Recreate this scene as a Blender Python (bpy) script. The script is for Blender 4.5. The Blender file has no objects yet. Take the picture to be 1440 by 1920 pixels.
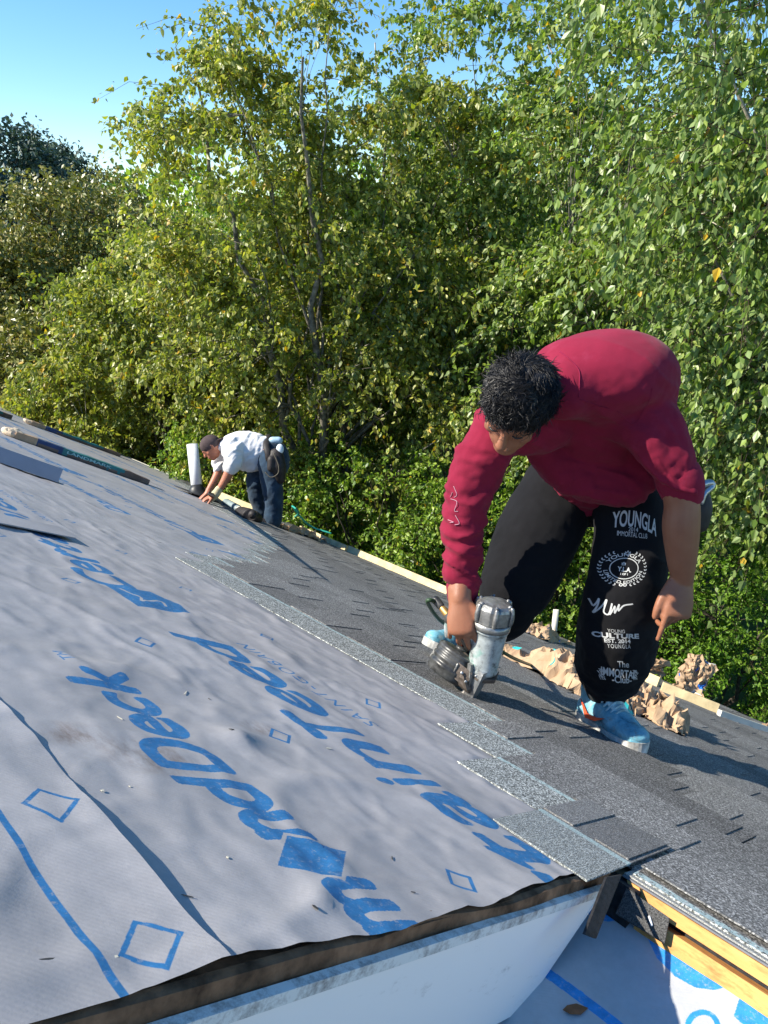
import bpy, math, random
import numpy as np
from mathutils import Matrix, Vector
random.seed(7); RNG = np.random.default_rng(7)
SC = bpy.context.scene
COL = SC.collection

# ------------------------------------------------------------------ camera, sky, sun, exposure
CZ = 6.5                                   # camera height above the garden
TH = math.atan(530/1400)                   # camera pitch
cam = bpy.data.cameras.new('camera'); camo = bpy.data.objects.new('camera', cam); COL.objects.link(camo)
cam.sensor_fit = 'VERTICAL'; cam.sensor_height = 36; cam.lens = 36*1400/1920
cam.clip_start = .02; cam.clip_end = 1000
camo.location = (0, 0, CZ); camo.rotation_euler = (math.radians(90)-TH, 0, 0)
SC.camera = camo
SUN_EL, SUN_AZ = math.radians(42), math.radians(-97)      # azimuth clockwise from +Y
w = bpy.data.worlds.new("World"); SC.world = w; w.use_nodes = True
wn = w.node_tree; bg = wn.nodes['Background']
sky = wn.nodes.new('ShaderNodeTexSky'); sky.sky_type = 'NISHITA'; sky.sun_disc = False
sky.sun_elevation = SUN_EL; sky.sun_rotation = SUN_AZ
sky.air_density = 1.0; sky.dust_density = 0.; sky.ozone_density = 2.5; sky.altitude = 100
hs = wn.nodes.new('ShaderNodeHueSaturation'); hs.inputs['Saturation'].default_value = 1.27; hs.inputs['Value'].default_value = .92
wn.links.new(sky.outputs[0], hs.inputs['Color']); wn.links.new(hs.outputs[0], bg.inputs[0]); bg.inputs[1].default_value = .125
sl = bpy.data.lights.new('sun', 'SUN'); slo = bpy.data.objects.new('sun', sl); COL.objects.link(slo)
sl.energy = 5.0; sl.angle = math.radians(.53); sl.color = (1, .93, .80)
sd = Vector((math.sin(SUN_AZ)*math.cos(SUN_EL), math.cos(SUN_AZ)*math.cos(SUN_EL), math.sin(SUN_EL)))
slo.rotation_euler = sd.to_track_quat('Z', 'Y').to_euler()
vs = SC.view_settings; vs.view_transform = 'Standard'; vs.look = 'None'; vs.gamma = 1; vs.use_curve_mapping = False
vs.exposure = .98

# ------------------------------------------------------------------ frames
F = 1400.; c_, s_ = math.cos(TH), math.sin(TH); H0 = .43
def nrm(a): a = np.asarray(a, float); return a/np.linalg.norm(a)
def ray(x, y): a, b = x-720, 960-y; return np.array([a, b*s_+F*c_, b*c_-F*s_])/F
CAM = np.array([0, 0, CZ])
def P(x, y, d): return CAM + ray(x, y)*d                   # a point of the place, by sight line and distance
def CD(x, y, z): return nrm(np.array([1, 0, 0])*x + np.array([0, s_, c_])*y - np.array([0, c_, -s_])*z)
au, av = math.radians(-44.8), math.radians(45.2); pr = math.radians(30)
U = np.array([math.sin(au), math.cos(au), 0])
V = np.array([math.cos(pr)*math.sin(av), math.cos(pr)*math.cos(av), -math.sin(pr)])
N = nrm(np.cross(V, U)); U = np.cross(N, V)
def RP(v, u, n=0): return CAM + v*V + u*U + (n-H0)*N
def RO(x, y, n=0):                                         # sight line meets the roof plane (raised by n)
    r = ray(x, y); t = (n-H0)/(N@r); return CAM + r*t
def RC(p): q = np.asarray(p)-CAM; return np.array([q@V, q@U, q@N+H0])
ROOF = np.eye(4); ROOF[:3, 0] = V; ROOF[:3, 1] = U; ROOF[:3, 2] = N; ROOF[:3, 3] = RP(0, 0, 0)
def T4(p): m = np.eye(4); m[:3, 3] = p; return m
def frame(o, x, y, z): m = np.eye(4); m[:3, 0] = x; m[:3, 1] = y; m[:3, 2] = z; m[:3, 3] = o; return m

# ------------------------------------------------------------------ noise
_perm = RNG.random((64, 64, 64)).astype(np.float32)
def noise3(x, y, z):
    x, y, z = [np.asarray(a, float) for a in (x, y, z)]; x, y, z = np.broadcast_arrays(x, y, z)
    i, j, k = np.floor(x).astype(int), np.floor(y).astype(int), np.floor(z).astype(int)
    f, g, h = x-i, y-j, z-k; f, g, h = [t*t*(3-2*t) for t in (f, g, h)]
    r = 0
    for a in (0, 1):
        for b in (0, 1):
            for c in (0, 1):
                r = r + _perm[(i+a) & 63, (j+b) & 63, (k+c) & 63]*(f if a else 1-f)*(g if b else 1-g)*(h if c else 1-h)
    return r*2-1
def fbm(x, y, z=0., o=3):
    r = 0; a = 1.
    for q in range(o): r = r + a*noise3(x*2**q+q*7.3, y*2**q+q*3.1, z*2**q); a *= .5
    return r

# ------------------------------------------------------------------ object helpers
MW = {}
def thing(name, label, cat, M=None, group=None, kind=None):
    o = bpy.data.objects.new(name, None); COL.objects.link(o); o.empty_display_size = .1
    M = np.eye(4) if M is None else M
    o.matrix_world = Matrix(M.tolist()); MW[o] = M
    o['label'] = label; o['category'] = cat
    if group: o['group'] = group
    if kind: o['kind'] = kind
    return o
def tag(o, label=None, cat=None, group=None, kind=None):
    if label: o['label'] = label
    if cat: o['category'] = cat
    if group: o['group'] = group
    if kind: o['kind'] = kind
    return o
def mesh_np(name, v, faces, smooth=False):
    """faces: list of lists or an (n,k) array"""
    me = bpy.data.meshes.new(name); v = np.asarray(v, np.float32)
    me.vertices.add(len(v)); me.vertices.foreach_set('co', v.ravel())
    if isinstance(faces, np.ndarray):
        n, k = faces.shape; idx = faces.astype(np.int32).ravel(); st = np.arange(n, dtype=np.int32)*k; tot = np.full(n, k, np.int32)
    else:
        tot = np.array([len(f) for f in faces], np.int32); n = len(faces)
        idx = np.concatenate([np.asarray(f, np.int32) for f in faces]); st = np.concatenate([[0], np.cumsum(tot)[:-1]]).astype(np.int32)
    me.loops.add(len(idx)); me.loops.foreach_set('vertex_index', idx)
    me.polygons.add(n); me.polygons.foreach_set('loop_start', st); me.polygons.foreach_set('loop_total', tot)
    me.polygons.foreach_set('use_smooth', np.full(n, smooth))
    me.update(calc_edges=True)
    return me
def local(v, M):
    Mi = np.linalg.inv(M); return np.asarray(v, float)@Mi[:3, :3].T + Mi[:3, 3]
def root(o):
    while o.parent: o = o.parent
    return o
def part(name, geo, mat, parent=None, smooth=False, label=None, kind=None, space='W'):
    v, f = geo
    if parent is not None and space == 'W': v = local(v, MW[root(parent)])
    me = mesh_np(name, v, f, smooth); o = bpy.data.objects.new(name, me); COL.objects.link(o)
    if mat: me.materials.append(mat)
    if parent is not None: o.parent = parent
    else: MW[o] = np.eye(4)
    if label: o['label'] = label
    if kind: o['kind'] = kind
    return o
def single(name, geo, mat, label, cat, group=None, smooth=False, origin=None):
    """a thing that is one mesh"""
    v = np.asarray(geo[0], float); o0 = v.mean(0) if origin is None else np.asarray(origin)
    me = mesh_np(name, v-o0, geo[1], smooth); o = bpy.data.objects.new(name, me); COL.objects.link(o); o.location = o0
    me.materials.append(mat); MW[o] = T4(o0); return tag(o, label, cat, group)
def merge(*gs):
    vs_, fs = [], []; k = 0
    for v, f in gs:
        vs_.append(np.asarray(v, float)); fs += [[i+k for i in q] for q in f]; k += len(v)
    return np.concatenate(vs_), fs
BOXF = [[0, 3, 2, 1], [4, 5, 6, 7], [0, 1, 5, 4], [1, 2, 6, 5], [2, 3, 7, 6], [3, 0, 4, 7]]
def box(x0, x1, y0, y1, z0, z1, M=None):
    v = np.array([[x0, y0, z0], [x1, y0, z0], [x1, y1, z0], [x0, y1, z0], [x0, y0, z1], [x1, y0, z1], [x1, y1, z1], [x0, y1, z1]], float)
    return (v if M is None else v@M[:3, :3].T+M[:3, 3]), [list(f) for f in BOXF]
def prism(pts, z0, z1, M=None):
    n = len(pts); p = np.array(pts, float)
    v = np.concatenate([np.c_[p, np.full(n, z0)], np.c_[p, np.full(n, z1)]])
    f = [list(range(n))[::-1], list(range(n, 2*n))]+[[i, (i+1) % n, n+(i+1) % n, n+i] for i in range(n)]
    return (v if M is None else v@M[:3, :3].T+M[:3, 3]), f
def hull8(a, b):                                          # two quads (4 pts each) -> solid
    v = np.array(list(a)+list(b), float); return v, [list(f) for f in BOXF]
def catmull(p, n):
    p = np.asarray(p, float); q = np.concatenate([[2*p[0]-p[1]], p, [2*p[-1]-p[-2]]]); out = []
    for i in range(len(p)-1):
        a, b, c, d = q[i:i+4]
        for t in np.linspace(0, 1, n, endpoint=False):
            out.append(.5*((2*b)+(-a+c)*t+(2*a-5*b+4*c-d)*t*t+(-a+3*b-3*c+d)*t**3))
    out.append(p[-1]); return np.array(out)
def loft(pts, rad, side=None, seg=16, sub=4, cap=True, power=1.0):
    """closed tube through pts; rad = r or (r_side, r_other)"""
    pts = np.asarray(pts, float); R = np.array([(r, r) if np.isscalar(r) else r for r in rad], float)
    full = catmull(np.c_[pts, R], sub) if sub > 1 else np.c_[pts, R]
    C = full[:, :3]; R = np.maximum(full[:, 3:], 1e-4)
    if cap:
        d0 = nrm(C[0]-C[1]); d1 = nrm(C[-1]-C[-2]); r0 = R[0].min(); r1 = R[-1].min()
        a = [(C[0]+d0*r0*math.sin(t), R[0]*math.cos(t)) for t in (1.45, 1.1, .6)]
        b = [(C[-1]+d1*r1*math.sin(t), R[-1]*math.cos(t)) for t in (.6, 1.1, 1.45)]
        C = np.array([x[0] for x in a]+list(C)+[x[0] for x in b]); R = np.array([x[1] for x in a]+list(R)+[x[1] for x in b])
    T = np.gradient(C, axis=0); T /= np.linalg.norm(T, axis=1)[:, None]
    sd_ = np.array(side, float) if side is not None else (np.array([1, 0, 0.]) if abs(T[0][0]) < .8 else np.array([0, 0, 1.]))
    v = []
    for i in range(len(C)):
        s = sd_-T[i]*(sd_@T[i]); s = nrm(s); o = np.cross(T[i], s)
        if side is None: sd_ = s
        a = np.linspace(0, 2*math.pi, seg, endpoint=False); ca, sa = np.cos(a), np.sin(a)
        ca = np.sign(ca)*abs(ca)**power; sa = np.sign(sa)*abs(sa)**power
        v.append(C[i]+np.outer(ca, s)*R[i, 0]+np.outer(sa, o)*R[i, 1])
    v = np.concatenate(v); f = []; n = len(C)
    for i in range(n-1):
        for j in range(seg):
            k = (j+1) % seg; f.append([i*seg+j, i*seg+k, (i+1)*seg+k, (i+1)*seg+j])
    f.append(list(range(seg))[::-1]); f.append([(n-1)*seg+j for j in range(seg)])
    return v, f
def lathe(prof, M, seg=24):
    """prof: list of (r,z) ; closed at both ends"""
    v = []; n = len(prof); a = np.linspace(0, 2*math.pi, seg, endpoint=False)
    for r, z in prof: v.append(np.c_[np.cos(a)*r, np.sin(a)*r, np.full(seg, z)])
    v = np.concatenate(v); f = []
    for i in range(n-1):
        for j in range(seg):
            k = (j+1) % seg; f.append([i*seg+j, i*seg+k, (i+1)*seg+k, (i+1)*seg+j])
    f.append(list(range(seg))[::-1]); f.append([(n-1)*seg+j for j in range(seg)])
    return v@M[:3, :3].T+M[:3, 3], f
def ell(c, ax, ay, az, seg=20, ring=14):
    """ellipsoid with three axis vectors"""
    v = []; f = []
    for i in range(ring+1):
        p = math.pi*i/ring; p = min(max(p, .02), math.pi-.02)
        for j in range(seg):
            t = 2*math.pi*j/seg; v.append(np.asarray(c)+math.sin(p)*math.cos(t)*np.asarray(ax)+math.sin(p)*math.sin(t)*np.asarray(ay)+math.cos(p)*np.asarray(az))
    for i in range(ring):
        for j in range(seg):
            k = (j+1) % seg; f.append([i*seg+j, (i+1)*seg+j, (i+1)*seg+k, i*seg+k])
    f.append(list(range(seg))); f.append([ring*seg+j for j in range(seg)][::-1])
    return np.array(v), f
def union(geos, voxel=.008, smooth=6, fac=.5):
    v, f = merge(*geos); me = mesh_np('tmp', v, f)
    o = bpy.data.objects.new('tmp', me); COL.objects.link(o)
    m = o.modifiers.new('r', 'REMESH'); m.mode = 'VOXEL'; m.voxel_size = voxel; m.adaptivity = 0
    if smooth:
        s = o.modifiers.new('s', 'SMOOTH'); s.iterations = smooth; s.factor = fac
    dg = bpy.context.evaluated_depsgraph_get(); e = o.evaluated_get(dg); m2 = e.to_mesh()
    n = len(m2.vertices); V_ = np.empty(n*3, np.float32); m2.vertices.foreach_get('co', V_)
    Nn = np.empty(n*3, np.float32); m2.vertices.foreach_get('normal', Nn)
    k = len(m2.polygons); tot = np.empty(k, np.int32); m2.polygons.foreach_get('loop_total', tot)
    idx = np.empty(len(m2.loops), np.int32); m2.loops.foreach_get('vertex_index', idx)
    e.to_mesh_clear(); bpy.data.objects.remove(o); bpy.data.meshes.remove(me)
    if (tot == 4).all(): faces = idx.reshape(-1, 4)
    else:
        faces = []; p = 0
        for t in tot: faces.append(idx[p:p+t]); p += t
    return V_.reshape(-1, 3).astype(float), faces, Nn.reshape(-1, 3).astype(float)
def grid(a, b):
    """faces for an a x b vertex grid"""
    i, j = np.meshgrid(np.arange(a-1), np.arange(b-1), indexing='ij'); k = (i*b+j).ravel()
    return np.c_[k, k+b, k+b+1, k+1]

# ------------------------------------------------------------------ materials
class Mat:
    def __init__(s, name, rough=.8, spec=.3, base=(.5, .5, .5)):
        s.m = bpy.data.materials.new(name); s.m.use_nodes = True; s.t = s.m.node_tree; s.n = s.t.nodes; s.b = s.n['Principled BSDF']
        s.b.inputs['Roughness'].default_value = rough; s.b.inputs['Specular IOR Level'].default_value = spec
        s.b.inputs['Base Color'].default_value = (*base, 1); s.tc = s.n.new('ShaderNodeTexCoord')
    def nd(s, t, **k):
        x = s.n.new(t)
        for a, b in k.items():
            if hasattr(x, a): setattr(x, a, b)
        return x
    def set(s, sock, val):
        if isinstance(val, bpy.types.NodeSocket): s.t.links.new(val, sock)
        elif isinstance(val, (tuple, list)) and len(val) == 3 and sock.type == 'RGBA': sock.default_value = (*val, 1)
        else: sock.default_value = val
    def noise(s, scale, detail=4, rough=.5, co='Object', vec=None, stretch=None, dist=0):
        x = s.nd('ShaderNodeTexNoise'); x.inputs['Scale'].default_value = scale; x.inputs['Detail'].default_value = detail
        x.inputs['Roughness'].default_value = rough; x.inputs['Distortion'].default_value = dist
        v = vec or s.tc.outputs[co]
        if stretch:
            mp = s.nd('ShaderNodeMapping'); mp.inputs['Scale'].default_value = stretch; s.t.links.new(v, mp.inputs[0]); v = mp.outputs[0]
        s.t.links.new(v, x.inputs['Vector']); return x.outputs['Fac']
    def vor(s, scale, co='Object', feat='F1', out='Color', stretch=None):
        x = s.nd('ShaderNodeTexVoronoi'); x.feature = feat; x.inputs['Scale'].default_value = scale
        v = s.tc.outputs[co]
        if stretch:
            mp = s.nd('ShaderNodeMapping'); mp.inputs['Scale'].default_value = stretch; s.t.links.new(v, mp.inputs[0]); v = mp.outputs[0]
        s.t.links.new(v, x.inputs['Vector']); return x.outputs[out]
    def ramp(s, fac, stops, interp='LINEAR'):
        x = s.nd('ShaderNodeValToRGB'); x.color_ramp.interpolation = interp; e = x.color_ramp.elements
        while len(e) < len(stops): e.new(.5)
        for q, (p, c) in zip(e, stops): q.position = p; q.color = (*c, 1) if isinstance(c, tuple) else (c, c, c, 1)
        s.set(x.inputs[0], fac); return x.outputs[0]
    def mix(s, fac, a, b, mode='MIX'):
        x = s.nd('ShaderNodeMix'); x.data_type = 'RGBA'; x.blend_type = mode
        s.set(x.inputs[0], fac); s.set(x.inputs[6], a); s.set(x.inputs[7], b); return x.outputs[2]
    def math(s, op, a, b=0., clamp=False):
        x = s.nd('ShaderNodeMath'); x.operation = op; x.use_clamp = clamp; s.set(x.inputs[0], a); s.set(x.inputs[1], b); return x.outputs[0]
    def sep(s, co='Object'):
        x = s.nd('ShaderNodeSeparateXYZ'); s.t.links.new(s.tc.outputs[co], x.inputs[0]); return x.outputs
    def color(s, c): s.set(s.b.inputs['Base Color'], c); return s
    def bump(s, h, strength=.3, dist=.01):
        x = s.nd('ShaderNodeBump'); x.inputs['Strength'].default_value = strength; x.inputs['Distance'].default_value = dist
        s.set(x.inputs['Height'], h); s.t.links.new(x.outputs[0], s.b.inputs['Normal']); return s
def simple(name, c, rough=.8, spec=.3, var=.25, scale=20, bump=0, bs=60, metal=0, c2=None):
    m = Mat(name, rough, spec); n = m.noise(scale, 5, .6)
    lo = tuple(x*(1-var) for x in c); hi = tuple(min(1, x*(1+var)) for x in (c2 or c))
    m.color(m.ramp(n, [(.3, lo), (.7, hi)]))
    if bump: m.bump(m.noise(bs, 4, .6), bump, .004)
    m.b.inputs['Metallic'].default_value = metal
    return m.m

# ------------------------------------------------------------------ flat print (lettering) rasterised into masks
def text_tris(s, size=1., shear=0., offset=0., spacing=1., align='LEFT'):
    cu = bpy.data.curves.new('t', 'FONT'); cu.body = s; cu.size = size; cu.shear = shear; cu.offset = offset; cu.space_character = spacing; cu.align_x = align
    o = bpy.data.objects.new('t', cu); COL.objects.link(o)
    dg = bpy.context.evaluated_depsgraph_get(); dg.update(); e = o.evaluated_get(dg); me = e.to_mesh(); me.calc_loop_triangles()
    v = np.empty(len(me.vertices)*3, np.float32); me.vertices.foreach_get('co', v); v = v.reshape(-1, 3)[:, :2]
    t = np.empty(len(me.loop_triangles)*3, np.int32); me.loop_triangles.foreach_get('vertices', t); t = t.reshape(-1, 3)
    e.to_mesh_clear(); bpy.data.objects.remove(o); bpy.data.curves.remove(cu)
    return v[t].astype(float)
def raster(mask, tris, val=1.):
    """tris in pixel coordinates (x right, y up = rows)"""
    Hh, Ww = mask.shape
    for t in tris:
        x0, y0 = np.floor(t.min(0)).astype(int)-1; x1, y1 = np.ceil(t.max(0)).astype(int)+2
        x0, y0, x1, y1 = max(x0, 0), max(y0, 0), min(x1, Ww), min(y1, Hh)
        if x1 <= x0 or y1 <= y0: continue
        X, Y = np.meshgrid(np.arange(x0, x1)+.5, np.arange(y0, y1)+.5)
        (ax, ay), (bx, by), (cx, cy) = t
        a = (bx-ax)*(Y-ay)-(by-ay)*(X-ax); b = (cx-bx)*(Y-by)-(cy-by)*(X-bx); c = (ax-cx)*(Y-cy)-(ay-cy)*(X-cx)
        ins = ((a >= -1e-6) & (b >= -1e-6) & (c >= -1e-6)) | ((a <= 1e-6) & (b <= 1e-6) & (c <= 1e-6))
        mask[y0:y1, x0:x1][ins] = val
def poly_tris(p): p = np.asarray(p, float); return np.array([[p[0], p[i], p[i+1]] for i in range(1, len(p)-1)])
def line_tris(p, w, closed=False):
    p = np.asarray(p, float); out = []; n = len(p)
    for i in range(n if closed else n-1):
        a, b = p[i], p[(i+1) % n]; d = b-a; d = d/(np.hypot(*d)+1e-9); q = np.array([-d[1], d[0]])*w/2; e = d*w/2
        out += [[a-e+q, a-e-q, b+e-q], [a-e+q, b+e-q, b+e+q]]
    return np.array(out)
def image(name, mask):
    h, w_ = mask.shape; im = bpy.data.images.new(name, w_, h, alpha=False, float_buffer=False); im.colorspace_settings.name = 'Non-Color'
    px = np.ones((h, w_, 4), np.float32); px[..., :3] = mask[..., None]; im.pixels.foreach_set(px.ravel()); im.update(); im.pack(); return im
def set_uv(me, uv):
    l = me.uv_layers.new(name='UVMap'); idx = np.empty(len(me.loops), np.int32); me.loops.foreach_get('vertex_index', idx)
    l.data.foreach_set('uv', np.asarray(uv, np.float32)[idx].ravel())

# ------------------------------------------------------------------ material library
def granule(name, exposed, headlap):
    """mineral granules; the upper third of each piece (nailing zone) is a paler blend with a painted nail line"""
    m = Mat(name, .92, .25); X = m.sep()[0]
    g = m.vor(330, out='Color'); g1 = m.nd('ShaderNodeSeparateColor'); m.t.links.new(g, g1.inputs[0]); gr = g1.outputs[0]
    geo = m.nd('ShaderNodeNewGeometry'); oi = m.nd('ShaderNodeObjectInfo')
    r = m.math('ADD', m.math('MULTIPLY', geo.outputs['Random Per Island'], .65), m.math('MULTIPLY', oi.outputs['Random'], .35))
    dark = m.ramp(gr, [(.1, tuple(.42*x for x in exposed)), (.45, tuple(.9*x for x in exposed)), (.8, tuple(1.45*x for x in exposed)), (.97, tuple(2.6*x for x in exposed))])
    tone = m.ramp(r, [(.1, (.55, .55, .57)), (.5, (1, 1, 1)), (.9, (1.45, 1.45, 1.44))])
    dark = m.mix(1., dark, tone, 'MULTIPLY')
    lite = m.ramp(gr, [(.1, tuple(.25*x for x in headlap)), (.4, tuple(.7*x for x in headlap)), (.75, tuple(1.5*x for x in headlap)), (.95, tuple(2.6*x for x in headlap))])
    nz = m.noise(25, 4, .7)
    zone = m.math('GREATER_THAN', m.math('ADD', X, m.math('MULTIPLY', nz, .02)), .195)
    col = m.mix(zone, lite, dark)
    line = m.math('MULTIPLY', m.math('GREATER_THAN', X, .168), m.math('LESS_THAN', X, .186))
    line = m.math('MULTIPLY', line, m.math('GREATER_THAN', m.noise(140, 3, .7), .45))
    col = m.mix(m.math('MULTIPLY', line, .75), col, (.38, .52, .52))
    dust = m.ramp(m.noise(1.7, 5, .7), [(.45, 0.), (.8, .35)])
    col = m.mix(dust, col, (.16, .17, .18))
    m.color(col); m.bump(gr, .55, .0016); return m.m
M_SHINGLE = granule('asphalt_granules', (.125, .123, .120), (.25, .262, .25))
def sheet_mat(name, im, base, blue):
    m = Mat(name, .62, .4)
    if im:
        tx = m.nd('ShaderNodeTexImage'); tx.image = im; tx.extension = 'REPEAT'; m.t.links.new(m.tc.outputs['UV'], tx.inputs[0]); msk = tx.outputs[0]
    else: msk = 0.
    n = m.noise(3.2, 6, .65); n2 = m.noise(60, 4, .7); n3 = m.noise(9, 5, .7, dist=.6)
    b = m.ramp(n, [(.3, tuple(x*.82 for x in base)), (.7, tuple(min(1, x*1.1) for x in base))])
    b = m.mix(m.ramp(n2, [(.35, .0), (.75, .28)]), b, tuple(x*.6 for x in base))
    b = m.mix(m.ramp(n3, [(.62, .0), (.78, .3)]), b, (.26, .23, .20))           # scuffs and dust
    bl = m.ramp(n2, [(.3, tuple(x*.8 for x in blue)), (.75, tuple(min(1, x*1.25) for x in blue))])
    tcs = m.sep()
    def spot(cx, cy, rx, ry):
        a = m.math('DIVIDE', m.math('SUBTRACT', tcs[0], cx), rx); b_ = m.math('DIVIDE', m.math('SUBTRACT', tcs[1], cy), ry)
        return m.math('SUBTRACT', 1., m.math('ADD', m.math('MULTIPLY', a, a), m.math('MULTIPLY', b_, b_)), True)
    sp_ = m.math('ADD', m.math('ADD', spot(.69, .86, .10, .07), spot(.60, .93, .06, .05)), spot(.99, .98, .05, .04), True)
    b = m.mix(m.math('MULTIPLY', sp_, m.ramp(m.noise(26, 5, .75, stretch=(1, .4, 1)), [(.42, 0.), (.7, .85)])), b, (.13, .085, .06))
    wear = m.math('MULTIPLY', msk, m.ramp(m.noise(110, 4, .75), [(.28, .45), (.45, 1.)]))
    m.color(m.mix(wear, b, bl))
    wv = m.nd('ShaderNodeTexWave'); wv.wave_type = 'BANDS'; wv.bands_direction = 'DIAGONAL'; wv.inputs['Scale'].default_value = 75; wv.inputs['Distortion'].default_value = .4
    m.t.links.new(m.tc.outputs['Object'], wv.inputs[0])
    h = m.math('ADD', m.math('MULTIPLY', wv.outputs['Fac'], .35), m.noise(230, 3, .7))
    m.bump(h, .16, .0014)
    return m.m
M_WOOD = Mat('cut_pine', .75, .3)
_n = M_WOOD.noise(14, 6, .65, stretch=(1, .08, 1)); _k = M_WOOD.noise(70, 4, .7, stretch=(1, .25, 1))
M_WOOD.color(M_WOOD.mix(M_WOOD.ramp(_k, [(.5, 0.), (.75, .7)]), M_WOOD.ramp(_n, [(.3, (.50, .22, .06)), (.55, (.66, .36, .12)), (.8, (.74, .48, .2))]), (.2, .075, .02)))
M_WOOD.bump(_k, .4, .003); M_WOOD = M_WOOD.m
M_OLDWOOD = simple('weathered_board', (.085, .05, .03), .85, .2, .55, 22, .7, 50, c2=(.17, .10, .06))
M_TOEBOARD = simple('yellow_pine', (.58, .47, .27), .75, .25, .25, 9, .2, 60)
M_DECK = simple('roof_sheathing', (.28, .2, .12), .85, .2)
M_BLACK = simple('black_felt', (.018, .018, .02), .75, .35, .5, 90, .4, 200)
M_FELTG = simple('granulated_felt', (.02, .02, .021), .9, .3, .9, 420, .5, 420, c2=(.075, .075, .075))
M_RUBBER = simple('black_rubber', (.016, .016, .017), .45, .45, .4, 15)
m = Mat('white_aluminium', .38, .5)
_d = m.noise(7, 6, .75, stretch=(1, 1, 3)); _e = m.noise(35, 5, .75)
m.color(m.mix(m.math('MULTIPLY', m.ramp(_d, [(.58, 0.), (.72, .6)]), m.ramp(_e, [(.46, 0.), (.62, 1.)])), (.84, .845, .84), (.16, .15, .13)))
m.bump(m.noise(3, 3), .35, .02); M_WHITEMETAL = m.m
m = Mat('white_lip', .42, .5)
_e = m.noise(28, 6, .8); m.color(m.mix(m.ramp(_e, [(.45, 0.), (.66, .85)]), (.66, .70, .70), (.12, .11, .1))); M_LIP = m.m
M_GREYMETAL = simple('grey_metal', (.23, .27, .33), .35, .5, .12, 5, metal=.2)
M_PVC = simple('white_pvc', (.75, .77, .78), .4, .45, .08, 6)
M_PVC2 = simple('cream_pvc', (.62, .60, .52), .45, .4, .1, 8)

# ------------------------------------------------------------------ garden
def ground_h(x, y): return .25*fbm(x*.05, y*.05, 0, 2)
gx = np.concatenate([np.linspace(-400, -60, 18), np.linspace(-50, 50, 60), np.linspace(60, 400, 18)])
gy = np.concatenate([np.linspace(-60, 0, 8), np.linspace(2, 80, 50), np.linspace(90, 600, 24)])
GX, GY = np.meshgrid(gx, gy, indexing='ij'); GZ = ground_h(GX, GY)+np.clip((GY-45)/30, 0, 1)*3.2
m = Mat('lawn', .9, .2); _n = m.noise(.6, 6, .7); _g = m.noise(30, 4, .8)
m.color(m.mix(m.ramp(_g, [(.35, 0.), (.65, .6)]), m.ramp(_n, [(.35, (.035, .075, .012)), (.65, (.07, .13, .022))]), (.03, .05, .012))); m.bump(_g, .8, .05)
o = part('ground', (np.c_[GX.ravel(), GY.ravel(), GZ.ravel()], grid(len(gx), len(gy))), m.m, smooth=True, kind='structure')

# ------------------------------------------------------------------ the roof
RAKE = .445; VH = 1.45; EAVE = 7.22; UF = 24.; UN = -2.2
roof = thing('house_roof', 'pitched grey roof half laid with new shingles over printed underlayment', 'roof', ROOF)
def rpart(name, geo, mat, smooth=False, label=None, kind=None, parent=None):
    return part(name, geo, mat, parent or roof, smooth, label, kind, space='L')
L_pts = [(-1.2, RAKE), (VH, RAKE), (VH, UN), (EAVE, UN), (EAVE, UF), (-1.2, UF)]
v_, f_ = prism(L_pts, -.022, -.004)
rpart('sheathing', (v_, f_), M_DECK)
# the far slope and the gable under the roof, for other viewpoints
rpart('rear_slope', box(0, 5.5, UN, UF, -.03, -.004, np.array([[-.5, 0, .866, -1.2], [0, 1, 0, 0], [-.866, 0, -.5, 0], [0, 0, 0, 1]], float)), M_DECK)
m = Mat('siding', .8, .3); _x = m.nd('ShaderNodeTexWave'); _x.bands_direction = 'Z'; _x.inputs['Scale'].default_value = 1.6; m.t.links.new(m.tc.outputs['Generated'], _x.inputs[0]); m.color((.55, .56, .54)); M_SIDING = m.m
Vh = nrm(V*[1, 1, 0]); 
def wallbox(v0, v1, u0, u1, z0, drop):               # box of house wall hanging under roof points, world axes
    a = RP(v0, 0, 0)@Vh; b = RP(v1, 0, 0)@Vh; o = np.zeros(3)
    fr = frame(o, Vh, U, np.array([0, 0, 1.])); t0 = (RP(0, u0, 0)@U, RP(0, u1, 0)@U)
    za = RP(v0, 0, 0)[2]-drop; zb = RP(v1, 0, 0)[2]-drop
    q = [(a, t0[0]), (b, t0[0]), (b, t0[1]), (a, t0[1])]
    v = np.array([[x, y, z0] for x, y in q]+[[a, t0[0], za], [b, t0[0], zb], [b, t0[1], zb], [a, t0[1], za]])
    return v@fr[:3, :3].T, [list(f) for f in BOXF]
part('house_wall', wallbox(-1.1, EAVE-.7, .8, UF-.5, -.2, .75), M_SIDING, roof)

# --- print on the underlayment, drawn as a mask: row = v (down the slope), column = u
PV0, PV1, PU0, PU1 = .53, 1.98, .40, 4.04; RES = 1000/1.1
mk = np.zeros((int((PV1-PV0)*RES), int((PU1-PU0)*RES)), np.float32)
def to_px(t):                                        # (u, v) in metres -> mask pixels
    t = np.asarray(t, float); return np.stack([(t[..., 0]-PU0)*RES, (t[..., 1]-PV0)*RES], -1)
def put(tris):
    for k in (-1, 0, 1):
        q = to_px(tris); q[..., 0] += k*(PU1-PU0)*RES; raster(mk, q)
def word(s, u0, u1, base, xs, slope=0., bold=0., **k):         # word from u0 to u1 on baseline v=base, scaled so that x-height = xs
    t = text_tris(s, **k); w0, w1 = t[..., 0].min(), t[..., 0].max(); sx = (u1-u0)/(w1-w0); x = u0+(t[..., 0]-w0)*sx
    q = np.stack([x, base-t[..., 1]*xs/.5+slope*(x-u0)], -1); put(q)
    if bold:
        for a in range(8): put(q+bold*np.array([math.cos(a*math.pi/4), math.sin(a*math.pi/4)]))
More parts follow.
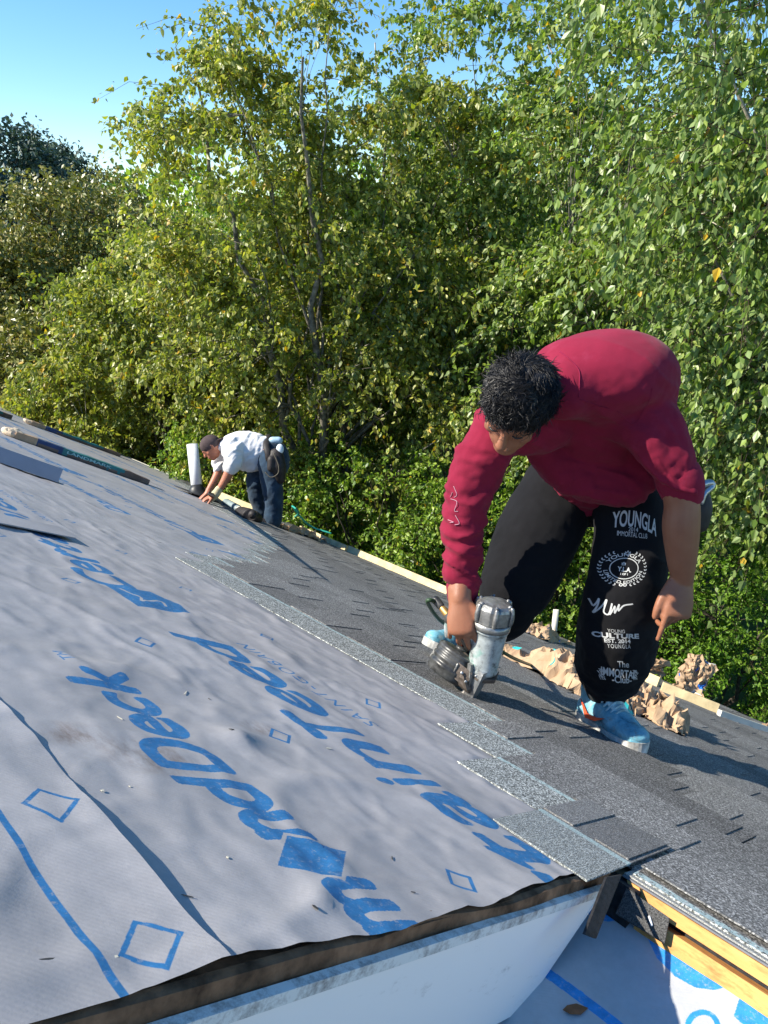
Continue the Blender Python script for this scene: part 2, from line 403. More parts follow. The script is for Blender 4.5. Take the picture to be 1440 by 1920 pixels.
def punch(tris):
    for k in (-1, 0, 1):
        q = to_px(tris); q[..., 0] += k*(PU1-PU0)*RES; raster(mk, q, 0.)
PER = 1.82
for k in range(2):
    d = k*PER
    for ch, a_, b_ in (('C', .085, .24), ('e', .25, .365), ('r', .375, .475), ('t', .485, .59), ('a', .603, .722), ('i', .748, .785), ('n', .80, .935), ('T', .945, 1.06), ('e', 1.062, 1.20), ('e', 1.215, 1.345), ('d', 1.36, 1.515)):
        word(ch, a_+d, b_+d, 1.272+.012*(a_-.5), .116, 0, shear=.22, bold=.0065)
    word('SAINT-GOBAIN', 1.02+d, 1.53+d, 1.40, .03, -.02, shear=0, spacing=1.25)
    lg = [tuple(RC(RO(x, y))[[1, 0]]) for x, y in ((195, 1098), (280, 1112), (330, 1136), (356, 1157), (255, 1145))]
    lg = np.array([(a+d, b) for a, b in lg]); put(poly_tris(lg))
    nt = np.array([tuple(RC(RO(x, y))[[1, 0]]) for x, y in ((222, 1106), (262, 1128), (262, 1134), (300, 1134), (308, 1143))])+[d, 0]
    punch(line_tris(nt, .009))
    for ch, a_, b_ in (('D', .13, .25), ('i', .26, .29), ('a', .30, .40), ('m', .425, .532), ('n', .622, .700), ('d', .706, .800), ('D', .812, .918), ('e', .928, 1.008), ('c', 1.016, 1.096), ('k', 1.106, 1.185)):
        word(ch, a_+d, b_+d, .806, .088, 0, shear=.2, bold=.0055)
    dm = np.array([(.532, .765), (.578, .698), (.636, .765), (.588, .835)])+[d, 0]
    punch(poly_tris((dm-dm.mean(0))*1.15+dm.mean(0))); put(poly_tris(dm))
    word('TM', 1.215+d, 1.265+d, .735, .02, 0)
def diamond(u, v, r=.027, w=.0062):
    a = np.array([(u-r, v-.1*r), (u-.1*r, v-r), (u+r, v+.1*r), (u+.1*r, v+r)]); put(line_tris(a, w, True))
for q in range(8):
    diamond(.494+.4667*q*.975, 1.0+(.02 if q % 2 else -.01)); diamond(.71+.4667*q*.975, 1.535)
IM_MAIN = image('underlayment_print', mk)
M_SHEET = sheet_mat('printed_underlayment', IM_MAIN, (.365, .355, .362), (.024, .14, .32))

# second print: the sheet nearest the ridge, and the big print of the lower roof
mk2 = np.zeros((1100, 1500), np.float32)             # v -.57 .. .53, u .40 .. 1.90
def p2(v, u): return [(u-.40)*1000, (v+.57)*1000]
raster(mk2, line_tris([p2(.415, 0), p2(.415, 2.0)], 8.5))
def dia2(pxs): return [p2(*RC(RO(x, y))[:2]) for x, y in pxs]
for q in (((38, 1525), (66, 1500), (136, 1522), (106, 1560)), ((220, 1812), (246, 1749), (328, 1775), (303, 1840))):
    raster(mk2, line_tris(dia2(q), 5.5, True))
for k in (1.03, 1.32, 1.6): raster(mk2, line_tris([p2(.47, k-.022), p2(.45, k), p2(.475, k+.024), p2(.495, k)], 5, True))
IM_TOP = image('upper_sheet_print', mk2)
M_SHEET2 = sheet_mat('printed_underlayment_upper', IM_TOP, (.365, .355, .362), (.024, .14, .32))

def wrinkle(v, u):
    near = np.clip(1.4-u*.12, .35, 1)
    a = .0055*fbm(v*2.6+1.3, u*1.9, .5, 2)
    rr = fbm(v*3.1+u*1.7+4, u*2.2-v*1.1, 2.2, 3); b = .0042*np.exp(-(rr*7)**2)
    r2 = fbm(v*6+u*4.2+9, u*2.0-v*5+3, 5.1, 2); c = .0020*np.exp(-(r2*6)**2)
    d = .0014*fbm(v*22, u*13, 3.3, 3)+.0016*np.exp(-(fbm(v*9-u*3, u*6+v*7+5, 8.1, 3)*6)**2)
    e = .011*np.exp(-(((v-.90)/.05)**2+((u-.93)/.035)**2))+.007*np.exp(-(((v-.80)/.09)**2+((u-1.20)/.06)**2))
    r3 = fbm(v*4.3-u*2.6+7, u*4.1+v*1.2+2, 11.3, 2); g = .0016*np.exp(-(r3*20)**2)
    return (a+b+c+d+e+g)*near+.004
def sheet(name, v0, v1, u0, u1, uvf, mat, raise_, label=None, dv=.011, wob=0., lift=0., nearedge=0.):
    us = [u0]; 
    while us[-1] < u1: us.append(us[-1]+max(.011, .011*(us[-1]-u0)*1.2 if us[-1]-u0 > 1 else .011))
    us = np.array(us); vs_ = np.linspace(v0, v1, max(8, int((v1-v0)/dv)))
    VV, UU = np.meshgrid(vs_, us, indexing='ij')
    e1 = np.clip((VV-(v1-.10))/.10, 0, 1)             # lower edge of the roll
    V2 = VV + e1*wob*fbm(UU*3.1, UU*0+.5, 0, 3)
    e0 = np.clip(1-(UU-u0)/.05, 0, 1)
    U2 = UU + e0*nearedge*fbm(VV*5, VV*0+1.5, 0, 3)
    Hh = wrinkle(V2, U2)+raise_
    Hh += e1**2*lift*np.clip(fbm(UU*5.2+.7, UU*0+3, 0, 2)-.05, 0, 1.2)
    Hh += e0*abs(nearedge)*.55*np.clip(fbm(VV*4+3, VV*0, 0, 2)+.1, 0, 1)
    for t_, e_ in ((1.285, .625), (1.49, .855), (1.69, 1.065), (1.885, 2.70)):
        under = np.clip(np.minimum((V2-t_+.012)/.022, (e_-U2+.012)/.022), 0, 1); Hh = Hh*(1-under)+np.minimum(Hh, .0015)*under
    g = (np.c_[V2.ravel(), U2.ravel(), Hh.ravel()], grid(len(vs_), len(us)))
    o = rpart(name, g, mat, True, label); set_uv(o.data, np.c_[uvf(V2.ravel(), U2.ravel())]); return o
uv_main = lambda v, u: np.c_[(u-PU0)/(PU1-PU0), (v-PV0)/(PV1-PV0)]
sheet('underlayment_sheet', .46, 2.06, RAKE-.004, 22, uv_main, M_SHEET, 0., 'grey underlayment sheet printed with large blue lettering', nearedge=.012)
sheet('underlayment_sheet', -.62, .522, RAKE-.006, 14, lambda v, u: np.c_[(u-.40)/1.5, (v+.57)/1.1], M_SHEET2, .0014, 'grey underlayment sheet with blue line and small diamonds', wob=.010, lift=.007, nearedge=.010)
sheet('underlayment_sheet', -1.22, -.58, RAKE, 14, lambda v, u: np.c_[(u-.40)/1.5, (v+1.7)/1.1], M_SHEET2, .006, dv=.03)
for k, (a, b) in enumerate(((1.99, 3.48), (3.43, 4.93), (4.88, 6.38), (6.33, 7.2))):
    sheet('underlayment_sheet', a, b, (.45, 1.5, 1.5, 1.5)[k], 23, uv_main, M_SHEET, -.004*(k+1)*0+.001, dv=.03, wob=.004)
# torn lap with a raised dark flap
tl = [RC(RO(x, y)) for x, y in ((0, 980), (55, 992), (122, 1010), (110, 1000), (50, 985))]
fl = np.array([[q[0], q[1], .012+.004*(i % 2)] for i, q in enumerate(tl)])
fg = merge((np.r_[fl, fl+[0, 0, .003]], [[0, 1, 2, 3, 4][::-1], [5, 6, 7, 8, 9]]+[[i, (i+1) % 5, 5+(i+1) % 5, 5+i] for i in range(5)]))
rpart('torn_flap', fg, M_BLACK, label='dark torn flap of underlayment')
rpart('torn_flap', (np.array([[1.0, 2.44, .012], [1.33, 2.50, .014], [1.31, 2.62, .020], [.98, 2.56, .018], [1.0, 2.44, .016], [1.33, 2.50, .018], [1.31, 2.62, .024], [.98, 2.56, .022]]), [list(f) for f in BOXF]), M_SHEET, label='raised grey flap above tear')

# --- shingles
HS, EXP, LS = .395, .20, 1.15
def shingle_variant(seed):
    r = random.Random(seed); gs = []
    def slab(x0, x1, y0, y1, b0, th):
        z = lambda x: .003+.022*x/HS
        v = np.array([[x0, y0, z(x0)+b0], [x1, y0, z(x1)+b0], [x1, y1, z(x1)+b0], [x0, y1, z(x0)+b0]]); w2 = v.copy(); w2[:, 2] += th
        return np.r_[v, w2], [list(f) for f in BOXF]
    gs.append(slab(0, HS, 0, LS-.003, 0, .0035))
    y = r.uniform(0, .08)
    while y < LS-.06:
        w_ = r.uniform(.2, .48); y1 = min(y+w_, LS-.004)
        gs.append(slab(.188+r.uniform(0, .004), HS+.001, y, y1, .0036, .0030)); y = y1+r.uniform(.08, .30)
    return merge(*gs)
SHV = []
for i in range(10):
    v_, f_ = shingle_variant(i); me = mesh_np('shingle', v_, f_); me.materials.append(M_SHINGLE); SHV.append(me)
def u_end(v):
    tab = [(1.26, .62), (1.30, .64), (1.49, .86), (1.69, 1.07), (1.88, 2.72), (2.1, 2.85), (2.5, 3.2), (3.0, 3.75), (4.0, 4.75), (4.6, 5.9), (5.1, 7.2), (5.8, 8.6), (6.6, 10.5), (7.3, 12.)]
    return float(np.interp(v, [a for a, b in tab], [b for a, b in tab]))
tops = [1.285, 1.49, 1.69, 1.885]
while tops[-1] < EAVE-.30: tops.append(tops[-1]+EXP)
ns = 0
for i, t in enumerate(tops):
    ue = u_end(t) if i > 3 else (.625, .855, 1.065, 2.70)[i]
    if i > 3: ue += random.uniform(-.06, .12)
    u = ue
    first = True
    while u > UN+.2:
        lo = u-LS
        if i == 0 and lo < .43: lo = .43
        o = bpy.data.objects.new('shingle', SHV[random.randrange(10)]); COL.objects.link(o); o.parent = roof
        o.location = (t, lo, .0015*random.random()); 
        if i == 0 or (i < 3 and first):
            o.scale = (1, (u-lo)/LS, 1)
        o.rotation_euler = (0, random.uniform(-.002, .002), random.uniform(-.002, .002)); ns += 1
        u = lo - .002; first = False
        if i == 0:
            v_, f_ = shingle_variant(4); v_[:, 0] = np.maximum(v_[:, 0], .166); v_[:, 2] += .004
            cutm = mesh_np('shingle', v_, f_); cutm.materials.append(M_SHINGLE); uu = RAKE-.028
            while uu > UN+.2:
                o = bpy.data.objects.new('shingle', cutm); COL.objects.link(o); o.parent = roof; o.location = (t, uu-LS, 0); uu -= LS+.002
            break
        if i in (1,) and u < UN: break
print('shingles', ns)
# granule strip that finishes the near section (upper edge of the shingled part, right of the rake)
m0 = shingle_variant(3)
v_ = m0[0].copy(); v_[:, 1] = v_[:, 1]*2.3-2.21; v_[:, 0] += 1.46-.0; 
rpart('edge_felt', box(VH-.016, VH+.15, UN, RAKE-.02, .0, .003), simple('grey_felt_edge', (.16, .165, .18), .8, .3, .2, 60), label='smooth grey felt edge under the shingles')
rpart('starter_strip', box(VH-.010, VH+.15, UN, RAKE-.02, .0035, .0065), simple('strip_edge', (.10, .105, .10), .9, .2, .9, 500, c2=(.3, .3, .28)), label='granulated starter strip along the cut edge')
# --- rake edge: weathered board, white lip, white panel with a cut end
rpart('rake_board', merge(box(-1.2, VH-.03, RAKE-.004, RAKE+.02, -.030, .001)), M_OLDWOOD)
rk = 50; xs = np.linspace(-1.2, 1.30, rk)
zz = .006*fbm(xs*6, xs*0, 0, 3); yy = .004*fbm(xs*7+5, xs*0, 0, 3)
v_ = np.concatenate([np.c_[xs, RAKE-.010+yy, -.022+zz*.5], np.c_[xs, RAKE-.006+yy, .002+zz*.5], np.c_[xs, RAKE+.004+yy, .004+zz*.5], np.c_[xs, RAKE+.004+yy, -.022+zz*.5]])
f_ = [[a*rk+i, a*rk+i+1, ((a+1) % 4)*rk+i+1, ((a+1) % 4)*rk+i] for a in range(4) for i in range(rk-1)]+[[0, rk, 2*rk, 3*rk], [rk-1, 4*rk-1, 3*rk-1, 2*rk-1]]
rpart('felt_edge', (v_, f_), M_OLDWOOD, label='ragged dark edge of old felt and wood')
rpart('drip_lip', prism([(-1.2, -.016), (1.372, -.013), (1.36, -.027), (-1.2, -.032)], 0, .012, frame(np.array([0, RAKE-.022, 0]), np.array([1, 0, 0.]), np.array([0, 0, 1.]), np.array([0, 1., 0]))), M_LIP, label='dirty white metal lip')
Mr = frame(np.array([0, RAKE-.018, 0]), np.array([1, 0, 0.]), np.array([0, 0, 1.]), np.array([0, 1., 0]))
rpart('rake_panel', prism([(-1.2, -.205), (1.195, -.196), (1.29, -.10), (1.362, -.020), (-1.2, -.024)], 0, .010, Mr), M_WHITEMETAL, label='white metal panel under the roof edge with angled end')
rpart('rake_panel_return', hull8([(1.362, RAKE-.018, -.024), (1.195, RAKE-.018, -.197), (1.200, RAKE-.018, -.200), (1.37, RAKE-.018, -.024)], [(1.362, RAKE+.03, -.024), (1.195, RAKE+.03, -.197), (1.200, RAKE+.03, -.200), (1.37, RAKE+.03, -.024)]), M_WHITEMETAL)
rpart('rake_soffit', box(-1.2, 1.19, RAKE, RAKE+.3, -.21, -.19), M_WHITEMETAL)
# --- cut edge of the upper slope right of the rake: boards and gap facing up the slope
rpart('edge_board', hull8([(VH-.026, UN, -.0255), (VH+.02, UN, -.0255), (VH+.02, RAKE-.05, -.0255), (VH-.022, RAKE-.05, -.0225)], [(VH-.020, UN, -.001), (VH+.02, UN, -.001), (VH+.02, RAKE-.03, -.001), (VH-.018, RAKE-.03, -.001)]), M_WOOD, label='upper orange pine board at cut roof edge')
rpart('edge_gap_shade', box(VH+.0, VH+.03, UN, RAKE-.02, -.045, -.026), M_BLACK, label='black strip standing for the shade in the gap between the two edge boards')  # solid black strip set in as the shade between the boards
rpart('edge_board', hull8([(VH-.034, UN, -.075), (VH+.02, UN, -.075), (VH+.02, RAKE-.07, -.075), (VH-.028, RAKE-.07, -.075)], [(VH-.024, UN, -.036), (VH+.02, UN, -.036), (VH+.02, RAKE-.07, -.036), (VH-.024, RAKE-.07, -.035)]), M_WOOD, label='lower orange pine board at cut roof edge')
fp = [(VH-.034, .405, -.010), (VH-.034, .325, -.014), (VH-.038, .318, -.053), (VH-.044, .405, -.055)]
rpart('felt_patch', hull8([tuple(np.array(q)) for q in fp], [tuple(np.array(q)-[.004, 0, -.003]) for q in fp]), M_FELTG, label='black granulated patch with a staple over the edge boards')
def on_fp(a, b, w_=.0):                                # point on the patch face
    q = np.array(fp); p = (q[0]*(1-a)+q[1]*a)*(1-b)+(q[3]*(1-a)+q[2]*a)*b; return p+np.array([-.006, 0, .004])
rpart('staple', loft([on_fp(.62, .45), on_fp(.70, .66)], [.0022, .0022], sub=1, seg=8), M_PVC)
def RPL(x, y, n): return RC(RO(x, y, n))
st = [RPL(1150, 1650, -.01), RPL(1172, 1648, -.01)]
a0, a1, b0, b1 = RC(P(1138, 1645, 1.27)), RC(P(1166, 1640, 1.30)), RC(P(1097, 1752, 1.13)), RC(P(1118, 1760, 1.14))
rpart('felt_strip', hull8([a0, a1, b1, b0], [a0+[.0, .004, -.002], a1+[0, .004, -.002], b1+[0, .004, -.002], b0+[0, .004, -.002]]), M_BLACK, label='black strip hanging from the shingle corner')
rpart('felt_backing', box(VH-.036, VH+.01, .385, .45, -.07, -.005), M_BLACK)

# --- lower roof with its own printed sheet
sl3 = math.tan(math.radians(27)); DN0 = -.050
def deckn(v): return DN0+sl3*(v-VH)
def RD(x, y):                                         # sight line meets the lower roof
    r = ray(x, y); nn = N-sl3*V; k = (DN0-sl3*VH)     # n = DN0 + sl3 (v-VH)
    t = (k-(-0+(CAM-CAM)@nn) - H0)/(r@nn); q = CAM+r*t; return RC(q)
mk3 = np.zeros((1300, 1700), np.float32)              # v .3..1.6 , u -1.1...6
def p3(q): return [(q[1]+1.1)*1000, (q[0]-.3)*1000]
def pp(*pxs): return [p3(RD(x, y)) for x, y in pxs]
def circ(cx, cy, r, n=40): return [(cx+r*math.cos(a), cy+r*math.sin(a)) for a in np.linspace(0, 2*math.pi, n, endpoint=False)]
raster(mk3, poly_tris(pp((1200, 1700), (1214, 1755), (1232, 1795), (1265, 1830), (1305, 1852), (1340, 1857), (1375, 1848), (1420, 1830), (1330, 1740))))
raster(mk3, line_tris(pp((900, 1727), (1000, 1805), (1080, 1862), (1160, 1925), (1230, 1985)), 17))
raster(mk3, poly_tris(pp((1075, 1690), (1110, 1720), (1140, 1728), (1165, 1724), (1195, 1690), (1130, 1650))))
raster(mk3, line_tris(pp(*circ(1318, 1925, 28)), 8, True))
raster(mk3, poly_tris(pp((1392, 1852), (1376, 1905), (1470, 1990), (1560, 1950))))
IM_LOW = image('lower_sheet_print', mk3)
M_SHEET3 = sheet_mat('printed_underlayment_lower', IM_LOW, (.50, .51, .52), (.03, .27, .62))
lv = np.linspace(-.8, 1.58, 120); lu = np.linspace(-2.2, .62, 130)
LV, LU = np.meshgrid(lv, lu, indexing='ij'); LN = deckn(LV)+.0016*fbm(LV*9, LU*9, 1, 3)
lo_ = rpart('lower_underlayment_sheet', (np.c_[LV.ravel(), LU.ravel(), LN.ravel()], grid(120, 130)), M_SHEET3, True, 'pale underlayment sheet with big blue print on lower roof')
set_uv(lo_.data, np.c_[(LU.ravel()+1.1)/1.7, (LV.ravel()-.3)/1.3])
vv = np.array([[a, b, deckn(a)-.012-k] for k in (0, .03) for a, b in ((-.8, -2.2), (1.58, -2.2), (1.58, .62), (-.8, .62))])
rpart('lower_sheathing', (vv, [list(f) for f in BOXF]), M_DECK)

# --- eave: fascia, white drip edge
rpart('eave_fascia', box(EAVE-.01, EAVE+.015, UN, UF, -.20, -.005), M_PVC)
rpart('drip_edge', box(EAVE-.05, EAVE+.03, UN, UF, .013, .019), M_PVC2)

# ------------------------------------------------------------------ vegetation
def leaf_mat(name, cols, rough=.42, spec=.5, trans=.25, yellow=.0, ycol=(.55, .33, .02), back=None):
    m = Mat(name, rough, spec); geo = m.nd('ShaderNodeNewGeometry'); r = geo.outputs['Random Per Island']
    k = len(cols); c = m.ramp(r, [(i/(k-1)*.96+.02, col) for i, col in enumerate(cols)])
    big = m.ramp(m.noise(.55, 4, .6), [(.3, (.75, .8, .75)), (.7, (1.25, 1.2, 1.1))]); c = m.mix(1., c, big, 'MULTIPLY')
    if yellow:
        x = m.math('FRACT', m.math('MULTIPLY', r, 37.7)); yn = m.ramp(m.noise(.9, 3, .6), [(.52, 0.), (.72, 1.)])
        th = m.math('SUBTRACT', 1-yellow*.35, m.math('MULTIPLY', yn, yellow*3.))
        c = m.mix(m.math('GREATER_THAN', x, th), c, m.mix(m.math('FRACT', m.math('MULTIPLY', r, 113.3)), ycol, (.30, .30, .03)))
    if back: c = m.mix(geo.outputs['Backfacing'], c, m.mix(.5, c, back))
    m.color(c)
    tr = m.nd('ShaderNodeBsdfTranslucent'); m.t.links.new(m.mix(1., c, (1.35, 1.5, .6), 'MULTIPLY'), tr.inputs[0])
    mx = m.nd('ShaderNodeMixShader'); mx.inputs[0].default_value = trans
    m.t.links.new(m.b.outputs[0], mx.inputs[1]); m.t.links.new(tr.outputs[0], mx.inputs[2])
    m.t.links.new(mx.outputs[0], m.n['Material Output'].inputs[0]); return m.m
ML_BIRCH = leaf_mat('birch_leaves', [(0.101, 0.164, 0.025), (0.175, 0.268, 0.042), (0.274, 0.372, 0.072), (0.406, 0.443, 0.126)], yellow=.05, back=(.2, .25, .13), trans=.36)
ML_BIRCH2 = leaf_mat('autumn_birch_leaves', [(0.137, 0.18, 0.023), (0.232, 0.288, 0.036), (0.355, 0.373, 0.06), (0.491, 0.459, 0.109)], yellow=.13, back=(.2, .23, .1), trans=.36)
ML_NEAR = leaf_mat('near_birch_leaves', [(0.087, 0.15, 0.022), (0.143, 0.221, 0.036), (0.211, 0.299, 0.057), (0.288, 0.347, 0.1)], yellow=.02, back=(.2, .27, .12), trans=.3)
ML_GREEN = leaf_mat('shrub_leaves', [(0.066, 0.136, 0.018), (0.13, 0.223, 0.026), (0.229, 0.347, 0.045), (0.328, 0.421, 0.067)], yellow=.015, trans=.36)
ML_LIME = leaf_mat('lime_shrub_leaves', [(0.057, 0.138, 0.009), (0.103, 0.218, 0.014), (0.172, 0.310, 0.021), (0.218, 0.345, 0.034)], yellow=.0, trans=.35, rough=.55)
ML_OLIVE = leaf_mat('olive_tree_leaves', [(0.107, 0.123, 0.028), (0.178, 0.191, 0.041), (0.264, 0.263, 0.062), (0.391, 0.307, 0.111)], yellow=.0, trans=.15, rough=.4)
ML_FARHAZE = leaf_mat('haze_tinted_far_leaves', [(.038, .068, .058), (.055, .095, .075), (.08, .13, .10)], trans=.1, rough=.6)  # bluish base colour paints in the haze of distance
M_BARK = simple('birch_bark', (.11, .10, .08), .85, .2, .6, 14, .5, 40, c2=(.22, .20, .16))
M_BARK2 = simple('dark_bark', (.06, .05, .04), .9, .2, .5, 14, .5, 40)
M_TWIG = simple('dark_twigs', (.045, .032, .02), .8, .2)
M_PALEBARK = simple('pale_bark', (.3, .26, .2), .85, .2, .6, 9, .5, 40, c2=(.42, .38, .31))

def tubes(poly, rad, seg=5):
    """poly (N,M,3), rad (N,M) -> verts, quads"""
    Nn, Mm, _ = poly.shape; T = np.gradient(poly, axis=1); T /= np.linalg.norm(T, axis=2)[..., None]+1e-9
    ref = np.where(abs(T[..., 2:3]) < .9, np.array([0, 0, 1.]), np.array([1., 0, 0])); s = np.cross(T, ref); s /= np.linalg.norm(s, axis=2)[..., None]+1e-9
    o = np.cross(T, s); a = np.linspace(0, 2*math.pi, seg, endpoint=False)
    v = poly[:, :, None, :]+rad[:, :, None, None]*(np.cos(a)[None, None, :, None]*s[:, :, None, :]+np.sin(a)[None, None, :, None]*o[:, :, None, :])
    idx = np.arange(Nn*Mm*seg).reshape(Nn, Mm, seg); nx = np.roll(idx, -1, axis=2)
    f = np.stack([idx[:, :-1], nx[:, :-1], nx[:, 1:], idx[:, 1:]], -1).reshape(-1, 4)
    return v.reshape(-1, 3), f
def catq(gs):
    k = 0; vs_, fs = [], []
    for v, f in gs: vs_.append(v); fs.append(f+k); k += len(v)
    return np.concatenate(vs_), np.concatenate(fs)
def leaves(pos, dirn, size, rng, detail=True, width=.62, flat=.5):
    """pos (K,3) base, dirn (K,3) pointing direction, size (K,)"""
    K = len(pos); t = dirn/np.linalg.norm(dirn, axis=1)[:, None]
    r = rng.normal(size=(K, 3)); r[:, 2] += flat*np.sign(r[:, 2]); s = np.cross(t, r); s /= np.linalg.norm(s, axis=1)[:, None]+1e-9
    nn = np.cross(s, t); L = size[:, None]; W = L*width*.5; fold = (rng.random((K, 1))*.5+.05)
    b = pos; tip = pos+t*L+nn*L*(rng.random((K, 1))-.5)*.4
    def q(a, w_): return pos+t*L*a+s*W*w_+nn*abs(W*w_)*fold
    if detail:
        l1, l2, r1, r2 = q(.28, 1), q(.62, .72), q(.28, -1), q(.62, -.72)
        v = np.stack([b, l1, l2, tip, r2, r1], 1).reshape(-1, 3); i = np.arange(K)[:, None]*6
        f = np.concatenate([i+[0, 1, 2, 3], i+[0, 3, 4, 5]], 1).reshape(-1, 4)
    else:
        v = np.stack([b, q(.42, 1), tip, q(.42, -1)], 1).reshape(-1, 3); f = np.arange(K*4).reshape(-1, 4)
    return v, f
def bez(a, b, c, n):
    t = np.linspace(0, 1, n)[None, :, None]; return (1-t)**2*a[:, None]+2*t*(1-t)*b[:, None]+t*t*c[:, None]
def make_tree(name, label, cat, base, hgt, crown, mat, bark, seed, nclump=240, ntwig=9, nleaf=24, lsize=.075, detail=True, droop=.5, tw=.65, lean=(0, 0), trunk_r=.12, nlimb=16, group=None, stems=1, fork=.22, width=.62, shell=.55, top=1.0, keep=None):
    """crown: list of (cx,cy,cz,rx,ry,rz) lobes, relative to base"""
    rng = np.random.default_rng(seed); base = np.array(base, float)
    lob = np.array(crown, float); vol = np.prod(lob[:, 3:], axis=1)**.8; pk = rng.choice(len(lob), nclump*2, p=vol/vol.sum())
    d = rng.normal(size=(nclump*2, 3)); d /= np.linalg.norm(d, axis=1)[:, None]; rr = rng.random(nclump*2)**(1/3)
    rr = shell*np.maximum(rr, .75+.25*rr)+(1-shell)*rr
    C = base+lob[pk, :3]+d*rr[:, None]*lob[pk, 3:]
    if keep is not None: C = C[keep(C)]
    C = C[C[:, 2] > .25][:nclump]; nc = len(C)
    # trunk(s)
    polyT, radT = [], []; tops_ = []
    for k in range(stems):
        an = rng.random()*6.28; off = np.array([math.cos(an), math.sin(an), 0])*(0 if stems == 1 else hgt*.11)
        a = base+off*.08; cpt = base+off*.5+[lean[0]*.4, lean[1]*.4, hgt*.45]; e = base+off*1.6+[lean[0], lean[1], hgt*.80]
        p = bez(a[None], cpt[None], e[None], 14)[0]; p[1:, :2] += rng.normal(size=(13, 2))*hgt*.008
        polyT.append(p); radT.append(trunk_r*(1-.86*np.linspace(0, 1, 14)**.9)/(1 if stems == 1 else 1.25)); tops_.append(p)
    G = [tubes(np.array(polyT), np.array(radT), 8)]
    # limbs towards cluster groups
    li = rng.choice(nc, min(nlimb, nc), replace=False); E = C[li]; which = rng.integers(0, stems, len(li))
    hz = np.clip((E[:, 2]-base[2])/hgt*.62+rng.normal(size=len(li))*.05, fork, .88); ti = np.clip((hz*13).astype(int), 1, 12)
    S = np.array([tops_[w_][t] for w_, t in zip(which, ti)]); mid = (S+E)/2; mid[:, 2] += -.03*hgt; mid[:, :2] = S[:, :2]*.62+E[:, :2]*.38
    Lp = bez(S, mid, E, 9); Lp[:, 2:-1] += rng.normal(size=(len(li), 6, 3))*hgt*.007
    r0 = np.array([radT[w_][t] for w_, t in zip(which, ti)])*.55; Lr = r0[:, None]*(1-.8*np.linspace(0, 1, 9))[None]
    G.append(tubes(Lp, Lr, 5))
    # branches to the clumps
    pts = Lp[:, 3:].reshape(-1, 3); pr_ = Lr[:, 3:].reshape(-1)
    d2 = ((C[:, None, :]-pts[None])**2*np.array([1, 1, .6])).sum(2)+(np.maximum(0, pts[None, :, 2]-C[:, None, 2])**2)*1.5
    j = d2.argmin(1); S2 = pts[j]; m2 = (S2+C)/2; m2[:, 2] += .12*np.linalg.norm(C-S2, axis=1)
    Bp = bez(S2, m2, C, 6); G.append(tubes(Bp, (np.minimum(pr_[j]*.6, .022)[:, None]+.002)*(1-.75*np.linspace(0, 1, 6))[None], 4))
    # twigs
    nt = nc*ntwig; ci = np.repeat(np.arange(nc), ntwig); tpar = rng.random(nt)*.5+.5
    st = C[ci]*tpar[:, None]+m2[ci]*(1-tpar)[:, None]; dd = rng.normal(size=(nt, 3)); dd[:, 2] = dd[:, 2]*.5+.15; dd /= np.linalg.norm(dd, axis=1)[:, None]
    outw = C[ci]-(base+[0, 0, hgt*.5]); outw[:, 2] *= .3; outw /= np.linalg.norm(outw, axis=1)[:, None]+1e-6; dd = dd+.45*outw
    L = tw*(.55+.75*rng.random(nt)); L[tpar < .1] = 0
    e = st+dd*L[:, None]; mm = st+dd*L[:, None]*.6+[0, 0, 1]*(L*.12)[:, None]; e[:, 2] -= droop*L*(.5+rng.random(nt))
    tp = bez(st, mm, e, 5); 
    v, f = catq(G)
    # leaves along the twigs
    K = nt*nleaf; ti_ = np.repeat(np.arange(nt), nleaf); u_ = rng.random(K)**.8; t = u_[:, None]
    a, b, c = st[ti_], mm[ti_], e[ti_]; pos = (1-t)**2*a+2*t*(1-t)*b+t*t*c; tang = 2*(1-t)*(b-a)+2*t*(c-b); tang /= np.linalg.norm(tang, axis=1)[:, None]+1e-6
    dr = tang*.35+rng.normal(size=(K, 3))*.55; dr[:, 2] -= .35+droop*.5
    pos = pos+rng.normal(size=(K, 3))*lsize*.35; sz = lsize*(.6+.7*rng.random(K))
    lv_, lf = leaves(pos, dr, sz, rng, detail, width)
    t_ = thing(name, label, cat, T4(base), group)
    part('trunk', (v, f), bark, t_, True)
    if detail: part('twigs', tubes(tp[:, ::2], np.repeat(np.array([[.0045, .0032, .0015]]), nt, 0), 3), M_TWIG, t_, True, kind='stuff')
    part('crown', (lv_, lf), mat, t_, False); return t_
def G0(x, y): return np.array([x, y, float(ground_h(x, y))-.1])
def at_px(x, depth):                                   # ground point under a sight column at a forward distance
    r = ray(x, 960); y = depth*r[1]; return G0(r[0]*depth, y)
def zrel(y, depth): return CZ+ray(720, y)[2]*depth     # height seen at image row y
